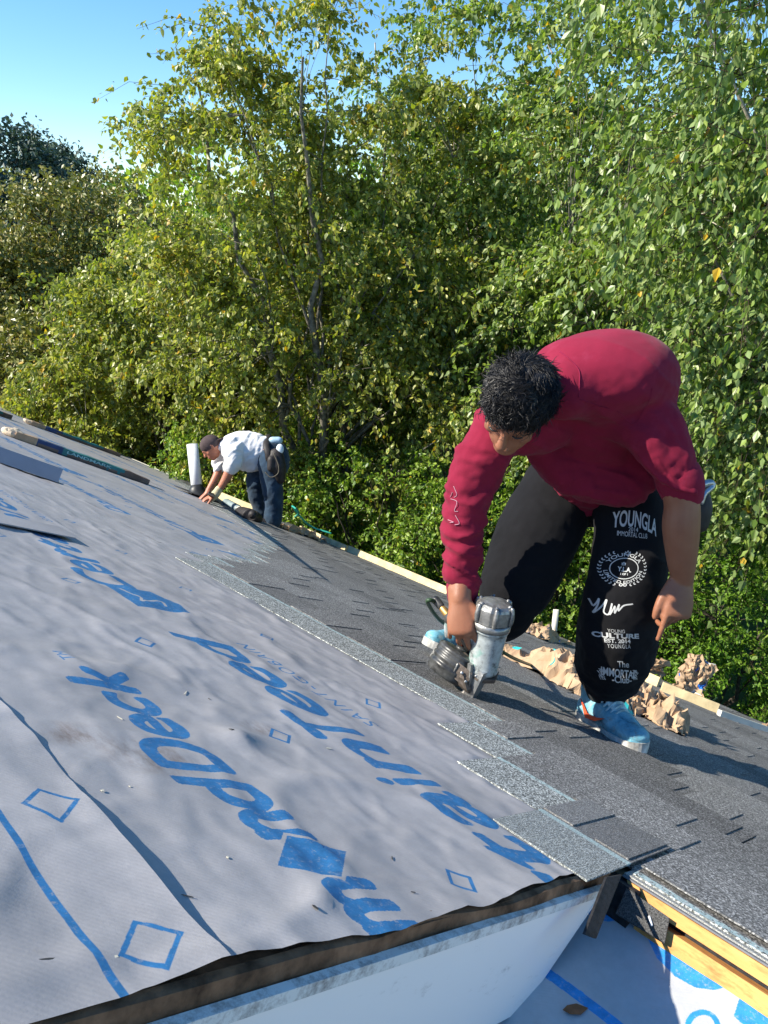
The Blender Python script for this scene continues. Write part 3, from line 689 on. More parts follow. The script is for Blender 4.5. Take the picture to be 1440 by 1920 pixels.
# main birches behind the eave
def birch(px, depth, top, wide, seed, label, mat=ML_BIRCH, **k):
    b = at_px(px, depth); h = zrel(top, depth); hw = wide*depth/1400/2; hh = h-b[2]
    low = k.pop('low', .12)
    cr = k.pop('crown', None) or [(0, 0, hh*.42, hw, hw*.8, hh*.34), (hw*.1, 0, hh*.68, hw*.8, hw*.7, hh*.28), (-hw*.2, .1, hh*.84, hw*.45, hw*.45, hh*.16)]
    return make_tree('birch_tree', label, 'tree', b, hh, cr, mat, k.pop('bark', M_BARK), seed, **k)
birch(620, 13.2, -40, 760, 11, 'tall spreading birch behind the crouching man in the white shirt, its forked trunk showing', ML_BIRCH2, nclump=330, ntwig=9, nleaf=24, lsize=.088, stems=3, trunk_r=.13, nlimb=24,
      crown=[(-1.25, 0, 7.2, 1.6, 1.6, 1.9), (-.4, 0, 8.3, 1.3, 1.3, 2.0), (1.0, .3, 6.6, 1.9, 1.8, 2.6), (-.9, .2, 4.7, 2.1, 1.8, 1.9), (1.0, -.2, 4.0, 2.0, 1.6, 1.8)])
birch(325, 15.6, 470, 520, 12, 'lower yellowing birch at the left, left of the tall forked birch', ML_BIRCH2, nclump=280, ntwig=9, nleaf=24, lsize=.102, trunk_r=.1,
      crown=[(0, 0, 3.3, 2.4, 1.6, 2.1), (-1.5, .2, 2.6, 1.7, 1.4, 2.2), (1.2, 0, 3.0, 2.1, 1.4, 2.1), (.3, 0, 5.1, 1.9, 1.3, 1.3)])
birch(880, 14.5, -120, 640, 13, 'slender birch with pale thin trunk rising behind the head of the man in red', ML_BIRCH, nclump=300, ntwig=9, nleaf=24, lsize=.092, stems=2, trunk_r=.10, bark=M_PALEBARK,
      crown=[(.5, 0, 9.0, 1.9, 1.7, 2.5), (.8, 0, 6.4, 2.3, 1.9, 2.4), (-.8, 0, 5.6, 1.9, 1.7, 2.2), (.3, 0, 3.6, 2.6, 1.8, 1.8)])
birch(1180, 11.2, -160, 620, 14, 'leafy birch behind the bent back of the man in red', ML_BIRCH, nclump=280, ntwig=9, nleaf=24, lsize=.086, trunk_r=.11, stems=2,
      crown=[(0, 0, 8.0, 1.9, 1.6, 2.4), (.6, 0, 5.6, 2.1, 1.7, 2.0), (-.6, 0, 5.0, 1.9, 1.5, 1.8), (.3, 0, 3.6, 2.1, 1.5, 1.5)])
birch(1660, 7.9, -300, 620, 15, 'nearest birch with large drooping leaves hanging in from the right edge', ML_NEAR, nclump=190, ntwig=8, nleaf=23, lsize=.085, droop=1.0, tw=.85, trunk_r=.13, bark=M_PALEBARK,
      crown=[(-1.5, -.6, 8.7, 1.8, 1.3, 1.7), (-1.35, -.5, 6.4, 1.25, 1.2, 1.6), (-.6, .3, 5.0, 1.5, 1.3, 1.6), (-1.2, -.5, 7.2, 1.7, 1.4, 1.2)])
birch(740, 19.5, 190, 700, 16, 'further birch filling the gap between the two tallest birches', ML_BIRCH, nclump=240, ntwig=8, nleaf=24, lsize=.11, detail=False, trunk_r=.14)
birch(1330, 17., 130, 800, 17, 'further birch behind the nearest one at the right', ML_BIRCH, nclump=240, ntwig=8, nleaf=24, lsize=.11, detail=False, trunk_r=.14)
birch(1020, 20, 230, 700, 18, 'furthest birch seen through the crowns above the man in red', ML_BIRCH, nclump=240, ntwig=8, nleaf=24, lsize=.11, detail=False, trunk_r=.14)
birch(450, 19, 420, 620, 19, 'further birch behind the yellowing one at the left', ML_BIRCH2, nclump=220, ntwig=8, nleaf=22, lsize=.11, detail=False, trunk_r=.12)
# understory
def shrub(px, depth, top, wide, seed, label, mat=ML_GREEN, **k):
    b = at_px(px, depth); hh = max(1.2, zrel(top, depth)-b[2]); hw = wide*depth/1400/2
    cr = [(0, 0, hh*.5, hw, hw*.8, hh*.45), (-hw*.5, 0, hh*.4, hw*.6, hw*.7, hh*.4), (hw*.5, .1, hh*.45, hw*.6, hw*.7, hh*.4)]
    k.setdefault('lsize', .07)
    return make_tree('shrub', label, 'shrub', b, hh, cr, mat, M_BARK2, seed, nlimb=10, trunk_r=.05, stems=3, droop=.3, fork=.1, shell=.8, **k)
shrub(230, 15.8, 640, 460, 31, 'glossy shrub beyond the far shingle bundle, left of the white vent pipe', ML_BIRCH2, nclump=150, ntwig=8, nleaf=22, tw=.6, lsize=.09)
shrub(480, 13, 720, 380, 32, 'green shrub directly behind the man in the white shirt', nclump=110, ntwig=8, nleaf=22, tw=.5)
shrub(700, 11.3, 800, 340, 33, 'dense shrub right of the man in the white shirt', nclump=120, ntwig=8, nleaf=22, tw=.5)
shrub(900, 10.6, 830, 320, 34, 'shaded shrub behind the red sleeve and nail gun arm', nclump=110, ntwig=8, nleaf=22, tw=.5)
shrub(1080, 10.2, 900, 300, 35, 'shrub seen between the legs of the man in red', nclump=90, ntwig=8, nleaf=22, tw=.45)
def lime(px, depth, top, wide, seed, label):
    b = at_px(px, depth); hh = zrel(top, depth)-b[2]; hw = wide*depth/1400/2
    cr = [(0, 0, hh*.5, hw, hw*.8, hh*.45), (-hw*.6, 0, hh*.35, hw*.6, hw*.7, hh*.35), (hw*.5, .1, hh*.6, hw*.6, hw*.7, hh*.35)]
    return make_tree('lime_shrub', label, 'shrub', b, hh, cr, ML_LIME, M_BARK2, seed, nclump=170, ntwig=8, nleaf=19, lsize=.056, droop=.1, tw=.28, nlimb=14, trunk_r=.05, stems=3, fork=.1, width=.5, shell=.9)
lime(1400, 8.6, 960, 330, 41, 'bright lime green shrub below the hanging hand, at the right edge')
lime(1235, 9.6, 1030, 210, 42, 'small lime green shrub between the standing leg and the upright torn wrapper')
# left: olive-brown trees, further back
for i, (px, dp, tp, wd, lab) in enumerate(((150, 24, 330, 330, 'olive brown tree at left, in front of the distant round tree'), (30, 22, 420, 300, 'olive brown tree at the left edge of the view'), (255, 27, 335, 260, 'olive brown tree just left of the yellowing birch'), (100, 19, 560, 260, 'lowest olive brown tree at left, above the lawn patch'))):
    b = at_px(px, dp); hh = zrel(tp, dp)-b[2]; hw = wd*dp/1400/2
    make_tree('olive_tree', lab, 'tree', b, hh, [(0, 0, hh*.52, hw, hw, hh*.42), (hw*.3, 0, hh*.78, hw*.6, hw*.6, hh*.2)], ML_OLIVE, M_BARK2, 50+i, nclump=250, ntwig=8, nleaf=14, lsize=.13, detail=False, droop=.25, tw=.7, trunk_r=.2, shell=.8)
for i, (px, dp, tp, wd, lab) in enumerate(((105, 62, 262, 205, 'large round tree furthest away at upper left, haze blue put into its leaf colour'), (195, 70, 300, 120, 'small far tree right of the large round one'), (0, 55, 330, 130, 'dark far tree cut by the left edge'), (-60, 48, 400, 240, 'far dark tree mostly outside the left edge'))):
    b = at_px(px, dp); hh = zrel(tp, dp)-b[2]; hw = wd*dp/1400/2
    make_tree('distant_tree', lab, 'tree', b, hh, [(0, 0, hh*.6, hw, hw, hh*.4), (-hw*.3, 0, hh*.4, hw*1.1, hw, hh*.35), (hw*.3, 0, hh*.75, hw*.7, hw*.6, hh*.22)], ML_FARHAZE, M_BARK2, 70+i, nclump=230, ntwig=9, nleaf=11, lsize=.36, detail=False, droop=.15, tw=1.4, trunk_r=.35, shell=.85)
# the wood beyond, one mass
def wood(name, pts, hgt, seed):
    rng = np.random.default_rng(seed); K = 70000; k = rng.integers(0, len(pts), K); c = np.array(pts)[k]
    d = rng.normal(size=(K, 3)); d /= np.linalg.norm(d, axis=1)[:, None]
    pos = c[:, :3]+d*np.array([5.5, 4, 1])*rng.random((K, 1))**.25*np.c_[np.ones(K), np.ones(K), c[:, 3]*.5]; pos[:, 2] = np.maximum(pos[:, 2], .2)
    v, f = leaves(pos, d+[0, 0, -.3], .28+.16*rng.random(K), rng, False, .8)
    o = part(name, (v, f), ML_GREEN); tag(o, kind='stuff'); o['label'] = 'dark green wood far behind the birches'; return o
wd = []
for i in range(15, 46):
    x = -40+i*1.9; y = 40+6*math.sin(i*1.7); h = 9.3+1.2*math.sin(i*2.3); wd.append((x, y, h*.5, h))
wood('far_wood', wd, 9, 5)

# ------------------------------------------------------------------ people
def skin_mat(name, c):
    m = Mat(name, .48, .45); n = m.noise(18, 5, .6); m.color(m.mix(m.ramp(n, [(.35, 0.), (.75, .5)]), c, (c[0]*.72, c[1]*.55, c[2]*.5)))
    m.b.inputs['Subsurface Weight'].default_value = .08; m.b.inputs['Subsurface Radius'].default_value = (.01, .004, .002)
    m.bump(m.noise(160, 4, .7), .25, .002); return m.m
def cloth_mat(name, c, rough=.9, var=.12, dust=None, sheen=.2, weave=520):
    m = Mat(name, rough, .1); n = m.noise(6, 5, .65); col = m.ramp(n, [(.3, tuple(x*(1-var) for x in c)), (.7, tuple(min(1, x*(1+var)) for x in c))])
    if dust: col = m.mix(m.ramp(m.noise(11, 6, .75), [(.55, 0.), (.8, .5)]), col, dust)
    m.color(col); m.b.inputs['Sheen Weight'].default_value = sheen
    m.bump(m.math('ADD', m.noise(weave, 2, .6), m.math('MULTIPLY', m.noise(45, 4, .6), 1.2)), .3, .0015)
    x = m.nd('ShaderNodeTexNoise'); x.noise_type = 'RIDGED_MULTIFRACTAL'; x.inputs['Scale'].default_value = 5.5; x.inputs['Detail'].default_value = 2.5; x.inputs['Distortion'].default_value = .9
    m.t.links.new(m.tc.outputs['Object'], x.inputs['Vector']); b2 = m.nd('ShaderNodeBump'); b2.inputs['Strength'].default_value = .55; b2.inputs['Distance'].default_value = .020
    m.t.links.new(x.outputs['Fac'], b2.inputs['Height']); b1 = m.b.inputs['Normal'].links[0].from_node; m.t.links.new(b2.outputs[0], b1.inputs['Normal'])
    return m
M_SKIN = skin_mat('tanned_skin', (.30, .128, .07)); M_SKIN2 = skin_mat('sunburnt_skin', (.42, .17, .10))
M_SHIRT = cloth_mat('crimson_cotton', (.205, .013, .036), dust=(.30, .04, .085), sheen=.06).m
M_SEAM = simple('crimson_seam', (.22, .012, .045), .9, .2)
M_WHITESHIRT = cloth_mat('white_cotton', (.72, .72, .73), var=.06).m
M_JEANS = cloth_mat('worn_denim', (.022, .042, .07), dust=(.10, .15, .20), var=.5).m
M_HAIR = simple('black_hair', (.010, .009, .009), .42, .4, .5, 60)
M_HAIRC = simple('black_hair_cap', (.010, .009, .009), .55, .4, .5, 60)
M_CAP = simple('brown_cap', (.075, .055, .055), .9, .2, .25, 20)
M_LEATHER = simple('dark_leather', (.022, .018, .017), .6, .4, .5, 25, .4)
M_STEEL = simple('worn_steel', (.45, .46, .47), .35, .5, .4, 30, .3, 90, metal=.85)
M_BRASS = simple('brass', (.45, .27, .09), .45, .5, .3, 30, metal=.7)
M_RED = simple('orange_red_leather', (.75, .09, .03), .5, .4, .15, 20)

def wrinkled(geo3, amp, dirv, freq=9., st=3.2, seed=0., fine=.25):
    """push a remeshed surface along its normals by folds that run across dirv"""
    v, f, n = geo3; d = nrm(dirv); a = nrm(np.cross(d, [.3, .5, .81])); b = np.cross(d, a)
    x, y, z = v@d*freq, v@a*freq/st, v@b*freq/st
    wx = fbm(v[:, 0]*3+seed, v[:, 1]*3, v[:, 2]*3, 2)*1.2
    r = fbm(x+wx, y+seed, z, 3); fold = 1-np.abs(r)*2.2
    am = amp if np.isscalar(amp) else np.asarray(amp)
    v = v+n*(am*(fold*.9+fine*fbm(v[:, 0]*40, v[:, 1]*40, v[:, 2]*40+seed, 2)))[:, None]
    return v, f
def hand(wrist, fwd, back, thumb, s=1., curl=(.5, .5, .5, .5), bend=.25, spread=.10, thumb_dir=(.55, .75, -.25), thumb_curl=.4, wr=.030):
    """palm + four fingers + thumb. fwd: wrist->knuckles, back: out of the back of the hand, thumb: towards the thumb side"""
    fwd = nrm(fwd); back = nrm(np.asarray(back)-fwd*(np.asarray(back)@fwd)); th = nrm(np.asarray(thumb)-fwd*(np.asarray(thumb)@fwd)-back*(np.asarray(thumb)@back))
    w_ = np.asarray(wrist, float); g = []
    g.append(loft([w_-fwd*.03*s, w_+fwd*.02*s, w_+fwd*.06*s, w_+fwd*.095*s], [(wr*1.0*s, .021*s), (.034*s, .021*s), (.041*s, .018*s), (.040*s, .014*s)], side=th, sub=3, seg=14))
    lens = [(.043, .026, .021), (.047, .030, .022), (.044, .028, .021), (.034, .021, .018)]; rs = (.0098, .0102, .0096, .0085)
    for i in range(4):
        off = (.029-.0195*i)*s; b0 = w_+fwd*(.088-.004*abs(i-1))*s+th*off; a = bend; pts = [b0-fwd*.02*s, b0]; rad = [rs[i]*1.05*s, rs[i]*1.12*s]; p = b0
        sp = spread*(1.5-i)
        for k, L in enumerate(lens[i]):
            a += curl[i]*(.9 if k == 0 else 1.15 if k == 1 else .8)
            d = nrm(fwd*math.cos(a)-back*math.sin(a)+th*sp*(.4 if k else 1)); p = p+d*L*s; pts.append(p); rad.append(rs[i]*(1.0-.1*(k+1))*s)
        g.append(loft(pts, rad, sub=3, seg=10))
    td = nrm(fwd*thumb_dir[0]+th*thumb_dir[1]+back*thumb_dir[2]); b0 = w_+fwd*.022*s+th*.026*s-back*.004*s; k1 = b0+td*.040*s
    d2 = nrm(td+fwd*thumb_curl-th*thumb_curl*.6-back*thumb_curl*.3); k2 = k1+d2*.032*s; d3 = nrm(d2+fwd*thumb_curl*.5-th*thumb_curl*.5-back*.2); k3 = k2+d3*.024*s
    g.append(loft([b0-td*.015*s, b0, k1, k2, k3], [.017*s, .0165*s, .0125*s, .0115*s, .0095*s], sub=3, seg=10))
    return g
def headgeo(c, face, crown, s=1.):
    """skull, jaw, nose, brow, lips, ears; returns list of closed shapes + frame"""
    Fv = nrm(face); Cv = nrm(np.asarray(crown)-Fv*(np.asarray(crown)@Fv)); Lv = np.cross(Cv, Fv); c = np.asarray(c, float)   # Lv: the head's left
    q = lambda f, l, u: c+(Fv*f+Lv*l+Cv*u)*s
    g = [ell(c, Lv*.076*s, Fv*.096*s, Cv*.094*s), ell(q(.022, 0, -.052), Lv*.058*s, Fv*.072*s, Cv*.072*s), ell(q(.052, 0, -.098), Lv*.034*s, Fv*.034*s, Cv*.026*s),
         loft([q(.088, 0, .012), q(.100, 0, -.010), q(.114, 0, -.034)], [(.008*s, .009*s), (.010*s, .011*s), (.0155*s, .012*s)], side=Lv, sub=3, seg=10),
         loft([q(.078, -.040, .018), q(.093, -.018, .020), q(.095, 0, .014), q(.093, .018, .020), q(.078, .040, .018)], [.008*s, .0105*s, .009*s, .0105*s, .008*s], sub=2, seg=8),
         ell(q(.094, 0, -.066), Lv*.021*s, Fv*.009*s, Cv*.0055*s, 12, 8), ell(q(.092, 0, -.077), Lv*.019*s, Fv*.009*s, Cv*.0065*s, 12, 8)]
    for sg in (-1, 1):
        g.append(ell(q(.060, sg*.042, -.030), Lv*.022*s, Fv*.020*s, Cv*.020*s, 12, 8))
        g.append(ell(q(.082, sg*.031, -.004), Lv*.012*s, Fv*.009*s, Cv*.008*s, 12, 8))
        g.append(loft([q(-.002, sg*.077, -.034), q(-.010, sg*.084, -.018), q(-.014, sg*.090, .004), q(-.002, sg*.090, .018), q(.010, sg*.082, .010), q(.010, sg*.077, -.008)], [.0055*s, .006*s, .006*s, .006*s, .005*s, .004*s], sub=3, seg=8))
        g.append(ell(q(-.001, sg*.079, -.006), Lv*.006*s, Fv*.013*s, Cv*.022*s, 12, 8))
    return g, (c, Fv, Lv, Cv, q)
def curls(surf, nv, n, length, rng, along, r0=.0011, wav=.35, rise=.35):
    """curved tapering hair locks growing from surf points with normals nv"""
    k = rng.integers(0, len(surf), n); p0 = surf[k]; nn = nv[k]; fl = along(p0); fl = fl-nn*(fl*nn).sum(1)[:, None]; fl += rng.normal(size=fl.shape)*wav; fl /= np.linalg.norm(fl, axis=1)[:, None]+1e-6
    L = length*(.5+rng.random(n)); M = 6; pts = np.empty((n, M, 3)); sdv = np.cross(nn, fl); ph = rng.random(n)*6.28; am = L*.16
    for i in range(M):
        t = i/(M-1); pts[:, i] = p0+nn*(L*rise*math.sin(t*2.4))[:, None]+fl*(L*t)[:, None]+sdv*(am*wav*5*np.sin(ph+t*5.5)*t**1.2)[:, None]
    return tubes(pts, np.repeat(np.array([[1, 1.1, 1., .8, .55, .2]])*r0, n, 0), 3)
def text_patch(mask, s, x0, x1, y0, y1, arc=None, skew=0., rot=0., **k):
    t = text_tris(s, **k); a, b = t.reshape(-1, 2).min(0), t.reshape(-1, 2).max(0); q = (t-a)/(b-a)
    x = x0+q[..., 0]*(x1-x0); y = y0+q[..., 1]*(y1-y0)
    if arc is not None: y = y+arc*(1-(2*q[..., 0]-1)**2)+skew*q[..., 0]
    else: y = y+skew*q[..., 0]
    raster(mask, np.stack([x, y], -1))
def ring_text(mask, s, cx, cy, rx, ry, a0, a1, h, flip=False, **k):
    t = text_tris(s, **k); a, b = t.reshape(-1, 2).min(0), t.reshape(-1, 2).max(0); q = (t-a)/(b-a)
    an = np.radians(a0+(a1-a0)*q[..., 0]); r = 1+(q[..., 1]-.5)*h*(-1 if flip else 1)
    raster(mask, np.stack([cx+rx*r*np.cos(an), cy+ry*r*np.sin(an)], -1))

# ======== the man in red
FOOT_L = RO(1128, 1352)
man = thing('person', 'man in crimson shirt and black printed sweatpants bending over a nail gun', 'person', T4(FOOT_L))
side_ = nrm(P(1205, 790, 2.30)-P(935, 800, 2.36))
SL, SR = P(1205, 790, 2.335), P(945, 795, 2.38)
NK = P(1052, 728, 2.25); HC = P(970, 760, 2.15)
hipL, hipR, PEL = P(1168, 915, 2.68), P(1040, 915, 2.80), P(1108, 885, 2.70)
elL, wrL = P(1277, 935, 2.34), P(1279, 1085, 2.42)
elR, wrR = P(868, 985, 2.42), P(862, 1122, 2.41)
knL, anL = P(1160, 1120, 2.58), P(1128, 1300, 2.84)
knR, anR = P(955, 1120, 2.66), P(868, 1215, 3.08)
HS_ = 1.14
hg, HF = headgeo(HC+0, CD(-.40, -.78, .46), CD(.0, .55, .84), HS_)
hc, hF, hL, hC, hq = HF
handR = hand(wrR, CD(.02, -.97, .20), CD(-.25, .15, .95), CD(.95, .05, .2), 1.12, curl=(.34, .40, .46, .52), bend=.30, spread=.16, thumb_dir=(.70, .6, .05), thumb_curl=.35, wr=.036)
handL = hand(wrL, CD(-.16, -.98, .10), CD(.16, .08, .98), CD(-.98, .12, .12), 1.22, curl=(.10, .62, .80, .90), bend=.15, spread=.03, thumb_dir=(.80, .42, -.1), thumb_curl=.35, wr=.032)
body = [loft([PEL, P(1116, 808, 2.56), P(1120, 755, 2.48), P(1108, 722, 2.40), P(1078, 722, 2.31)], [(.12, .09), (.14, .10), (.15, .10), (.13, .09), (.07, .06)], side=side_, sub=4),
        loft([NK+(PEL-NK)*.12, NK, NK*.35+hc*.65], [.060, .058, .054], sub=3), *hg,
        loft([SL+(NK-SL)*.2+(PEL-NK)*.10, SL, P(1250, 850, 2.31), elL, P(1277, 985, 2.36), P(1278, 1040, 2.39), wrL], [.05, .06, .056, .054, .058, .049, .036], sub=4),
        loft([SR+(NK-SR)*.2+(PEL-NK)*.10, SR, P(888, 890, 2.40), elR, P(868, 1060, 2.44), wrR], [.05, .055, .048, .043, .04, .031], sub=4),
        loft([hipL, P(1170, 1010, 2.62), knL, P(1150, 1210, 2.68), anL, P(1128, 1325, 2.86)], [.085, .08, .056, .05, .036, .034], sub=4),
        loft([hipR, P(1000, 1010, 2.72), knR, P(915, 1160, 2.85), anR], [.085, .08, .056, .05, .036], sub=4),
        loft([hipL, PEL, hipR], [.09, .10, .09], sub=3), *handR, *handL]
bv, bf, bn = union(body, .0052, 4, .5)
bo = part('body', (bv, bf), M_SKIN, man, True)
# eyes closed to slits, brows
for sg in (-1, 1):
    part('eyebrow', loft([hq(.095, sg*.014, .022), hq(.094, sg*.030, .028), hq(.080, sg*.046, .022)], [.0035, .005, .003], sub=3, seg=8), M_HAIR, man)
    part('eye', loft([hq(.094, sg*.020, -.004), hq(.0955, sg*.031, -.005), hq(.089, sg*.042, -.004)], [.002, .0032, .002], sub=3, seg=8), M_HAIR, man)
# hair: cap and locks
capg = [ell(hq(-.014, 0, .022), hL*.088*HS_, hF*.106*HS_, hC*.092*HS_, 26, 18), ell(hq(-.055, 0, -.022), hL*.078*HS_, hF*.055*HS_, hC*.07*HS_), ell(hq(.052, 0, .058), hL*.066*HS_, hF*.05*HS_, hC*.045*HS_)]
cv, cf, cn = union(capg, .006, 6)
lump = fbm(cv[:, 0]*26, cv[:, 1]*26, cv[:, 2]*26, 3); lock = 1-np.abs(fbm(((cv-hc)@hL)*34+fbm(cv[:, 0]*12, cv[:, 1]*12, cv[:, 2]*12, 2)*1.6, ((cv-hc)@hF)*16, ((cv-hc)@hC)*14, 2))*1.8; cv = cv+cn*(lump*.0055+lock*.008)[:, None]
keep = np.ones(len(cv), bool)
rel = cv-hc; ff, ll, uu = rel@hF/HS_, rel@hL/HS_, rel@hC/HS_
cv = cv-cn*(np.clip((ff-.045)/.05, 0, 1)*np.clip((.030-uu)/.05, 0, 1)*.035)[:, None]-cn*(np.clip((.012-uu)/.03, 0, 1)*np.clip((ff+.035)/.04, 0, 1)*.034)[:, None]
hair = part('hair', (cv, cf), M_HAIRC, man, True)
ok = ((uu > .008) | (ff < -.03)) & ((ff < .07) | (uu > .03))
rng = np.random.default_rng(3)
whorl = hq(-.03, 0, .12)
def flow(p):
    d = p-whorl; d = d/(np.linalg.norm(d, axis=1)[:, None]+1e-6); q = p*22.; a = np.stack([fbm(q[:, 0], q[:, 1], q[:, 2], 2), fbm(q[:, 0]+9, q[:, 1], q[:, 2], 2), fbm(q[:, 0], q[:, 1]+9, q[:, 2], 2)], 1)
    return d*.55+np.cross(d, hC)*.5+hF*.4+a*1.3
g1 = curls(cv[ok], cn[ok], 8000, .026, rng, flow, .0012, .16, .03); g2 = curls(cv[ok], cn[ok], 2000, .030, rng, flow, .0010, .22, .06)
fr = ok & (ff > .045)
g3 = curls(cv[fr], cn[fr], 260, .034, rng, lambda p: np.repeat((hF*.8-hC*.5)[None], len(p), 0), .0012, .45, .3)
v_, f_ = catq([g1, g2, g3]); lk = part('hair_locks', (v_, f_), M_HAIR, hair, True)
# shirt
def torso_rings(off=0.):
    C = [P(1105, 905, 2.74), P(1110, 862, 2.66), P(1120, 808, 2.56), P(1128, 755, 2.47), P(1122, 718, 2.38), P(1092, 712, 2.30), P(1062, 728, 2.25)]
    R = [(.165, .125), (.185, .145), (.205, .165), (.235, .178), (.242, .168), (.200, .135), (.10, .10)]
    return C, [(a+off, b+off) for a, b in R]
C, R = torso_rings()
shirtg = [loft(C, R, side=side_, sub=4, seg=28),
          loft([P(1090, 770, 2.42), P(1150, 765, 2.40), SL, P(1238, 835, 2.32), P(1262, 872, 2.325), P(1275, 905, 2.335)], [.10, .120, .104, .088, .078, .071], sub=4, seg=20),
          loft([P(1050, 775, 2.42), P(985, 790, 2.40), SR, P(905, 855, 2.38), P(884, 915, 2.40), elR, P(866, 1050, 2.435), P(866, 1105, 2.46)], [.10, .115, .095, .082, .073, .066, .058, .050], sub=4, seg=20),
          loft([P(1195, 735, 2.44), P(1200, 790, 2.48), P(1190, 850, 2.52)], [.115, .115, .09], sub=3),
          ell(P(1150, 712, 2.35), CD(1, 0, 0)*.13, CD(0, 1, 0)*.075, CD(0, 0, 1)*.09), ell(P(1200, 722, 2.42), CD(1, 0, 0)*.115, CD(0, 1, 0)*.10, CD(0, 0, 1)*.12), ell(P(1168, 738, 2.38), CD(1, 0, 0)*.14, CD(0, 1, 0)*.10, CD(0, 0, 1)*.10), ell(P(1180, 770, 2.39), CD(1, 0, 0)*.135, CD(0, 1, 0)*.12, CD(0, 0, 1)*.10), ell(P(985, 765, 2.40), CD(1, 0, 0)*.12, CD(0, 1, 0)*.09, CD(0, 0, 1)*.08),
          # the loose belly of the shirt hanging below the trunk
          loft([P(1015, 845, 2.50), P(1060, 880, 2.53), P(1120, 900, 2.54), P(1180, 905, 2.52), P(1220, 880, 2.48)], [.055, .075, .085, .075, .06], sub=4, seg=16)]
sv = union(shirtg, .0072, 30, .6)
vv_ = sv[0]; armR = np.clip(1-np.abs(((vv_-elR)@nrm(wrR-SR)))/.5, 0, 1)*(np.linalg.norm((vv_-elR)-np.outer((vv_-elR)@nrm(wrR-SR), nrm(wrR-SR)), axis=1) < .14)
backup = np.clip(((vv_-P(1110, 770, 2.45))@CD(0, 1, 0))/.12, 0, 1)
amp = .0075*(1-.70*backup)
W1 = wrinkled((sv[0], sv[1], sv[2]), amp*1.15, CD(.45, .75, 0), 13, 6., 1.7)
W2 = wrinkled((W1[0], sv[1], sv[2]), .0095*armR, nrm(wrR-SR)+CD(.5, 0, 0)*.5, 19, 5.0, 5.)
hang = np.clip(-((vv_-P(1120, 850, 2.5))@CD(0, 1, 0))/.10, 0, 1)*(1-armR)
W3 = wrinkled((W2[0], sv[1], sv[2]), .011*hang, CD(.9, .35, 0), 10, 5.0, 9.)
shirt = part('shirt', W3, M_SHIRT, man, True)
part('cuff', loft([P(867, 1098, 2.455), P(868, 1122, 2.468)], [(.054, .054), (.051, .051)], sub=1, seg=28), M_SHIRT, shirt, True)
part('pushed_up_cuff', loft([P(1270, 888, 2.33), P(1276, 904, 2.335), P(1280, 920, 2.342)], [.070, .071, .067], sub=3, seg=24), M_SHIRT, shirt, True)
def stuck(pxs, d0, nrm_geo, r=.0016, push=.0015):       # a seam following the shirt's skin: nearest surface points
    v = nrm_geo[0]; out = []
    pr = (v-CAM); z = pr@np.array([0, c_, -s_]); X = 720+F*pr[:, 0]/z; Y = 960-F*(pr@np.array([0, s_, c_]))/z
    for x, y in pxs:
        dd = (X-x)**2+(Y-y)**2; k = np.where(dd < 49)[0]
        if len(k) == 0: k = np.array([dd.argmin()])
        k = k[z[k].argmin()]; out.append(v[k]-nrm(v[k]-CAM)*push)
    return catmull(np.array(out), 4)
def seam(name, pxs, r=.0009):
    p = stuck(pxs, 2.3, W3); part(name, loft(p, [r]*len(p), sub=1, seg=6), M_SEAM, shirt, True)
seam('yoke_seam', [(1092, 752), (1125, 765), (1160, 778), (1185, 790), (1205, 780), (1222, 755), (1229, 730)])
for k_, pxs_ in enumerate((((846, 915), (850, 925), (845, 935)), ((840, 940), (852, 945), (846, 955), (854, 962)), ((838, 968), (848, 975), (840, 985)), ((842, 925), (838, 932)), ((850, 970), (856, 978), (850, 988)))):
    pz = stuck(pxs_, 2.3, W3); part('sleeve_print', loft(pz, [.0011]*len(pz), sub=1, seg=5), simple('faded_pink_ink', (.45, .25, .30), .8, .2), shirt, True)
seam('collar_seam', [(1046, 655), (1068, 668), (1084, 690), (1092, 715), (1090, 748)], .002)
# collar ring round the neck
part('collar', loft([NK+nrm(PEL-NK)*.012, NK+nrm(hc-NK)*.012], [(.088, .082), (.078, .074)], side=side_, sub=1, seg=28), M_SHIRT, shirt, True)
# sweatpants with print
pg = [loft([P(1105, 880, 2.74), P(1107, 905, 2.78), P(1108, 930, 2.82)], [(.175, .12), (.185, .13), (.17, .12)], side=side_, sub=3, seg=24),
      loft([P(1050, 905, 2.82), P(1028, 960, 2.80), P(1000, 1020, 2.74), P(975, 1080, 2.70), P(955, 1128, 2.68), P(940, 1158, 2.72), P(912, 1178, 2.88), P(880, 1205, 3.04)], [.135, .15, .15, .135, .112, .088, .07, .055], sub=4, seg=24),
      loft([P(1160, 905, 2.72), P(1182, 960, 2.68), P(1184, 1020, 2.64), P(1176, 1085, 2.61), P(1164, 1150, 2.64), P(1153, 1210, 2.70), P(1145, 1245, 2.74), P(1141, 1272, 2.77), P(1138, 1284, 2.79)], [.13, .132, .130, .131, .138, .138, .126, .106, .088], sub=4, seg=28)]
pv = union(pg, .0075, 8, .5)
kn = np.exp(-((pv[0]-knR)**2).sum(1)/.12**2)+np.exp(-((pv[0]-P(1150, 1230, 2.7))**2).sum(1)/.2**2)+.35
PW = wrinkled(pv, .0095*np.clip(kn, 0, 1.1), CD(.25, .95, 0), 8, 2.6, 3.1)
